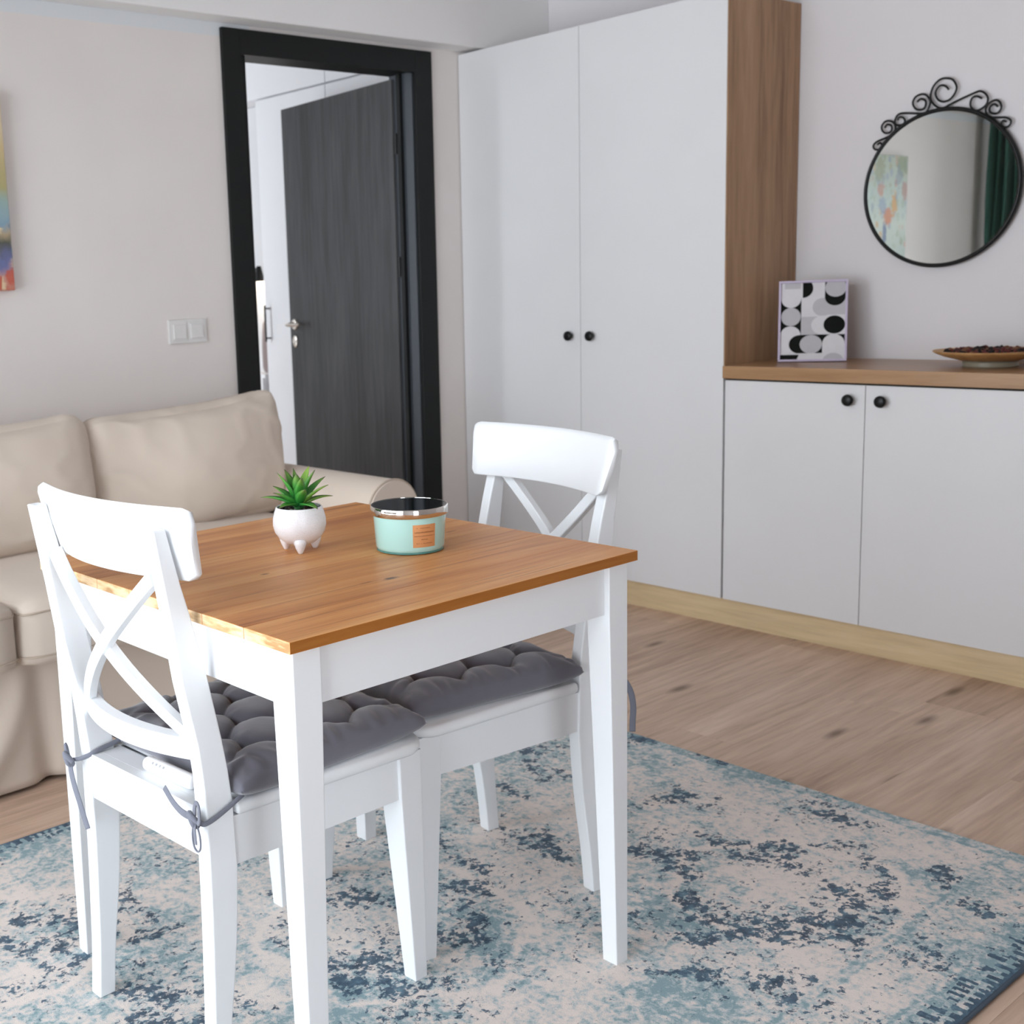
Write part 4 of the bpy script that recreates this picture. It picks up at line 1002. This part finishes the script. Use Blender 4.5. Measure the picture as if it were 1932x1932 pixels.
c = k.ramp(k.n('SeparateColor', Color=A_.outputs[0]).outputs[0], [(0, '1F6A3C'), (.25, '2C7C2E'), (.6, '418C34'), (.85, '69913F'), (1, '54523A')])
c = k.mix(k.math('MULTIPLY', k.math('GREATER_THAN', r, .70), .38), c, lin('93A83E'))
k.set(Base_Color=c, Roughness=.45, Specular_IOR_Level=.4, Subsurface_Weight=.0)
leafm = k.m
def leaf_mesh(az, el, ln, wd, droop, twist=0):
    """a thick pointed leaf from the centre: az direction, el start angle, droop bends it down"""
    bm = nb(); lay_ = bm.loops.layers.float_color.new('tip')
    n = 12; rows = []; tv = {}
    p = Vector((0, 0, 0)); ang = el; st = ln / n
    dirh = Vector((math.cos(az), math.sin(az), 0)); side = Vector((-math.sin(az), math.cos(az), 0))
    for i in range(n + 1):
        t = i / n
        w_ = wd * (.55 + .45 * math.sin(min(1, t / .45) * H)) * (1 - max(0, (t - .35) / .65) ** 1.6) + .0004
        d_ = dirh * math.cos(ang) + Vector((0, 0, 1)) * math.sin(ang); nn = Vector((0, 0, 1)) * math.cos(ang) - dirh * math.sin(ang)
        th = .0022 * (1 - t) + .0005
        row = [p - side * w_ + nn * w_ * .35, p - side * w_ * .5 + nn * w_ * .05, p, p + side * w_ * .5 + nn * w_ * .05, p + side * w_ + nn * w_ * .35, p + side * w_ * .5 - nn * th, p - nn * th * 1.4, p - side * w_ * .5 - nn * th]
        vs = [bm.verts.new(q) for q in row]; rows.append(vs)
        for v in vs: tv[v] = t
        p = p + d_ * st; ang -= droop / n
    for a, b in zip(rows[:-1], rows[1:]):
        for j in range(8): bm.faces.new([a[j], a[(j + 1) % 8], b[(j + 1) % 8], b[j]])
    bm.faces.new(rows[0]); bm.faces.new(rows[-1][::-1])
    for f in bm.faces:
        for l in f.loops: t = tv[l.vert]; l[lay_] = (t, t, t, 1)
    return bm
LV = []
for i in range(5): LV.append((i * 72 + 20, 66, .062, .0105, .28))
for i in range(6): LV.append((i * 60 + 5, 46, .064, .0105, .45))
for i in range(5): LV.append((i * 72 + 50, 24, .062, .0085, .62))
LV += [(75, 80, .066, .0085, .1), (-128, 74, .054, .0140, .08)]
rnd = random.Random(11)
for az, el, ln, wd, dr in LV:
    az += rnd.uniform(-12, 12); el += rnd.uniform(-6, 6); ln *= rnd.uniform(.9, 1.12)
    bm = leaf_mesh(math.radians(az), math.radians(el), ln, wd, dr)
    bmesh.ops.translate(bm, verts=bm.verts, vec=(PC[0] + .004 * math.cos(math.radians(az)), PC[1] + .004 * math.sin(math.radians(az)), PC[2] + .078 + (.010 if el > 55 else .003)))
    part('leaf', bm, leafm, pp_, smooth=True)
bm = nb(); lathe(bm, [(0, 0), (.008, 0), (.009, .012), (.006, .026), (0, .03)], (PC[0], PC[1], PC[2] + .070), 16); part('stem', bm, plain('stem_green', '2F6E35', .6), pp_, smooth=True)

# ------------------------------------------------------------------ candle jar
CC = (1.419, 1.556, TH)
cj = root('candle_jar', CC, 'mint green candle jar with a black lid and a copper label on the table', 'candle')
mint = N('mint_glass'); mint.set(Base_Color=lin('A9D3CC'), Roughness=.16, Coat_Weight=.6, Coat_Roughness=.05)
gs = N('clear_base_glass'); gs.set(Base_Color=lin('4F7F78'), Roughness=.08)
bm = nb(); lathe(bm, [(0, .0035), (.0575, .0035), (.0592, .005), (.0605, .010), (.0640, .066), (0, .066)], CC, 72); part('jar', bm, mint.m, cj, smooth=True, auto=40)
bm = nb(); lathe(bm, [(0, 0), (.056, 0), (.0595, .0015), (.0592, .0048), (0, .0048)], CC, 72); part('glass_base', bm, gs.m, cj, smooth=True, auto=40)
bm = nb(); lathe(bm, [(.063, .0645), (.0672, .0645), (.0680, .0655), (.0680, .0785), (.0670, .0800), (.0650, .0800), (.0650, .066), (.063, .0645)], CC, 72); part('lid_band', bm, M['chrome'], cj, smooth=True, auto=40, label='shiny chrome band')
gb = N('black_gloss'); gb.set(Base_Color=lin('0E1114'), Roughness=.06, Coat_Weight=.5)
bm = nb(); lathe(bm, [(0, .0650), (.0649, .0650), (.0649, .0790), (.0644, .0795), (0, .0795)], CC, 72); part('lid', bm, gb.m, cj, smooth=True, auto=20)
# label on the side facing the camera, a little to the right
def on_jar(az, z, dr=.0003):
    r_ = .0605 + (.0640 - .0605) * (z - .010) / .056 + dr
    return Vector((CC[0] + r_ * math.cos(az), CC[1] + r_ * math.sin(az), CC[2] + z))
ca = math.atan2(-CC[1], -CC[0]) + math.radians(24); hw_ = math.radians(19.5)
def patch(bm, a0, a1, z0, z1, dr, n=10):
    g_ = [[bm.verts.new(on_jar(a0 + (a1 - a0) * i / n, z, dr)) for z in (z0, z1)] for i in range(n + 1)]
    for i in range(n): bm.faces.new([g_[i][0], g_[i + 1][0], g_[i + 1][1], g_[i][1]])
cop = plain('copper_label', 'D0925F', .4, .15)
bm = nb(); patch(bm, ca - hw_, ca + hw_, .0135, .0535, .0004, 14); lb = part('paper_label', bm, cop, cj, smooth=True, label='copper coloured label')
bm = nb(); ink = plain('label_ink', '6B3E22', .6); rnd = random.Random(2)
for z, n_c, hh_, span in ((.0475, 13, .0011, .70), (.0400, 15, .0021, .86), (.0335, 22, .0012, .90), (.0275, 7, .0018, .30), (.0205, 15, .0012, .72)):
    cw = 2 * hw_ * span / n_c
    for i in range(n_c):                                            # tiny strokes of the printed lines
        if rnd.random() < .12: continue
        a0 = ca - hw_ * span + cw * i; patch(bm, a0 + cw * .12, a0 + cw * .82, z - hh_ * .5, z - hh_ * .18, .0006, 1); patch(bm, a0 + cw * .12, a0 + cw * rnd.uniform(.34, .8), z + hh_ * .12, z + hh_ * .5, .0006, 1)
        patch(bm, a0 + cw * .12, a0 + cw * .34, z - hh_ * .5, z + hh_ * .5, .0006, 1)
part('print', bm, ink, lb)
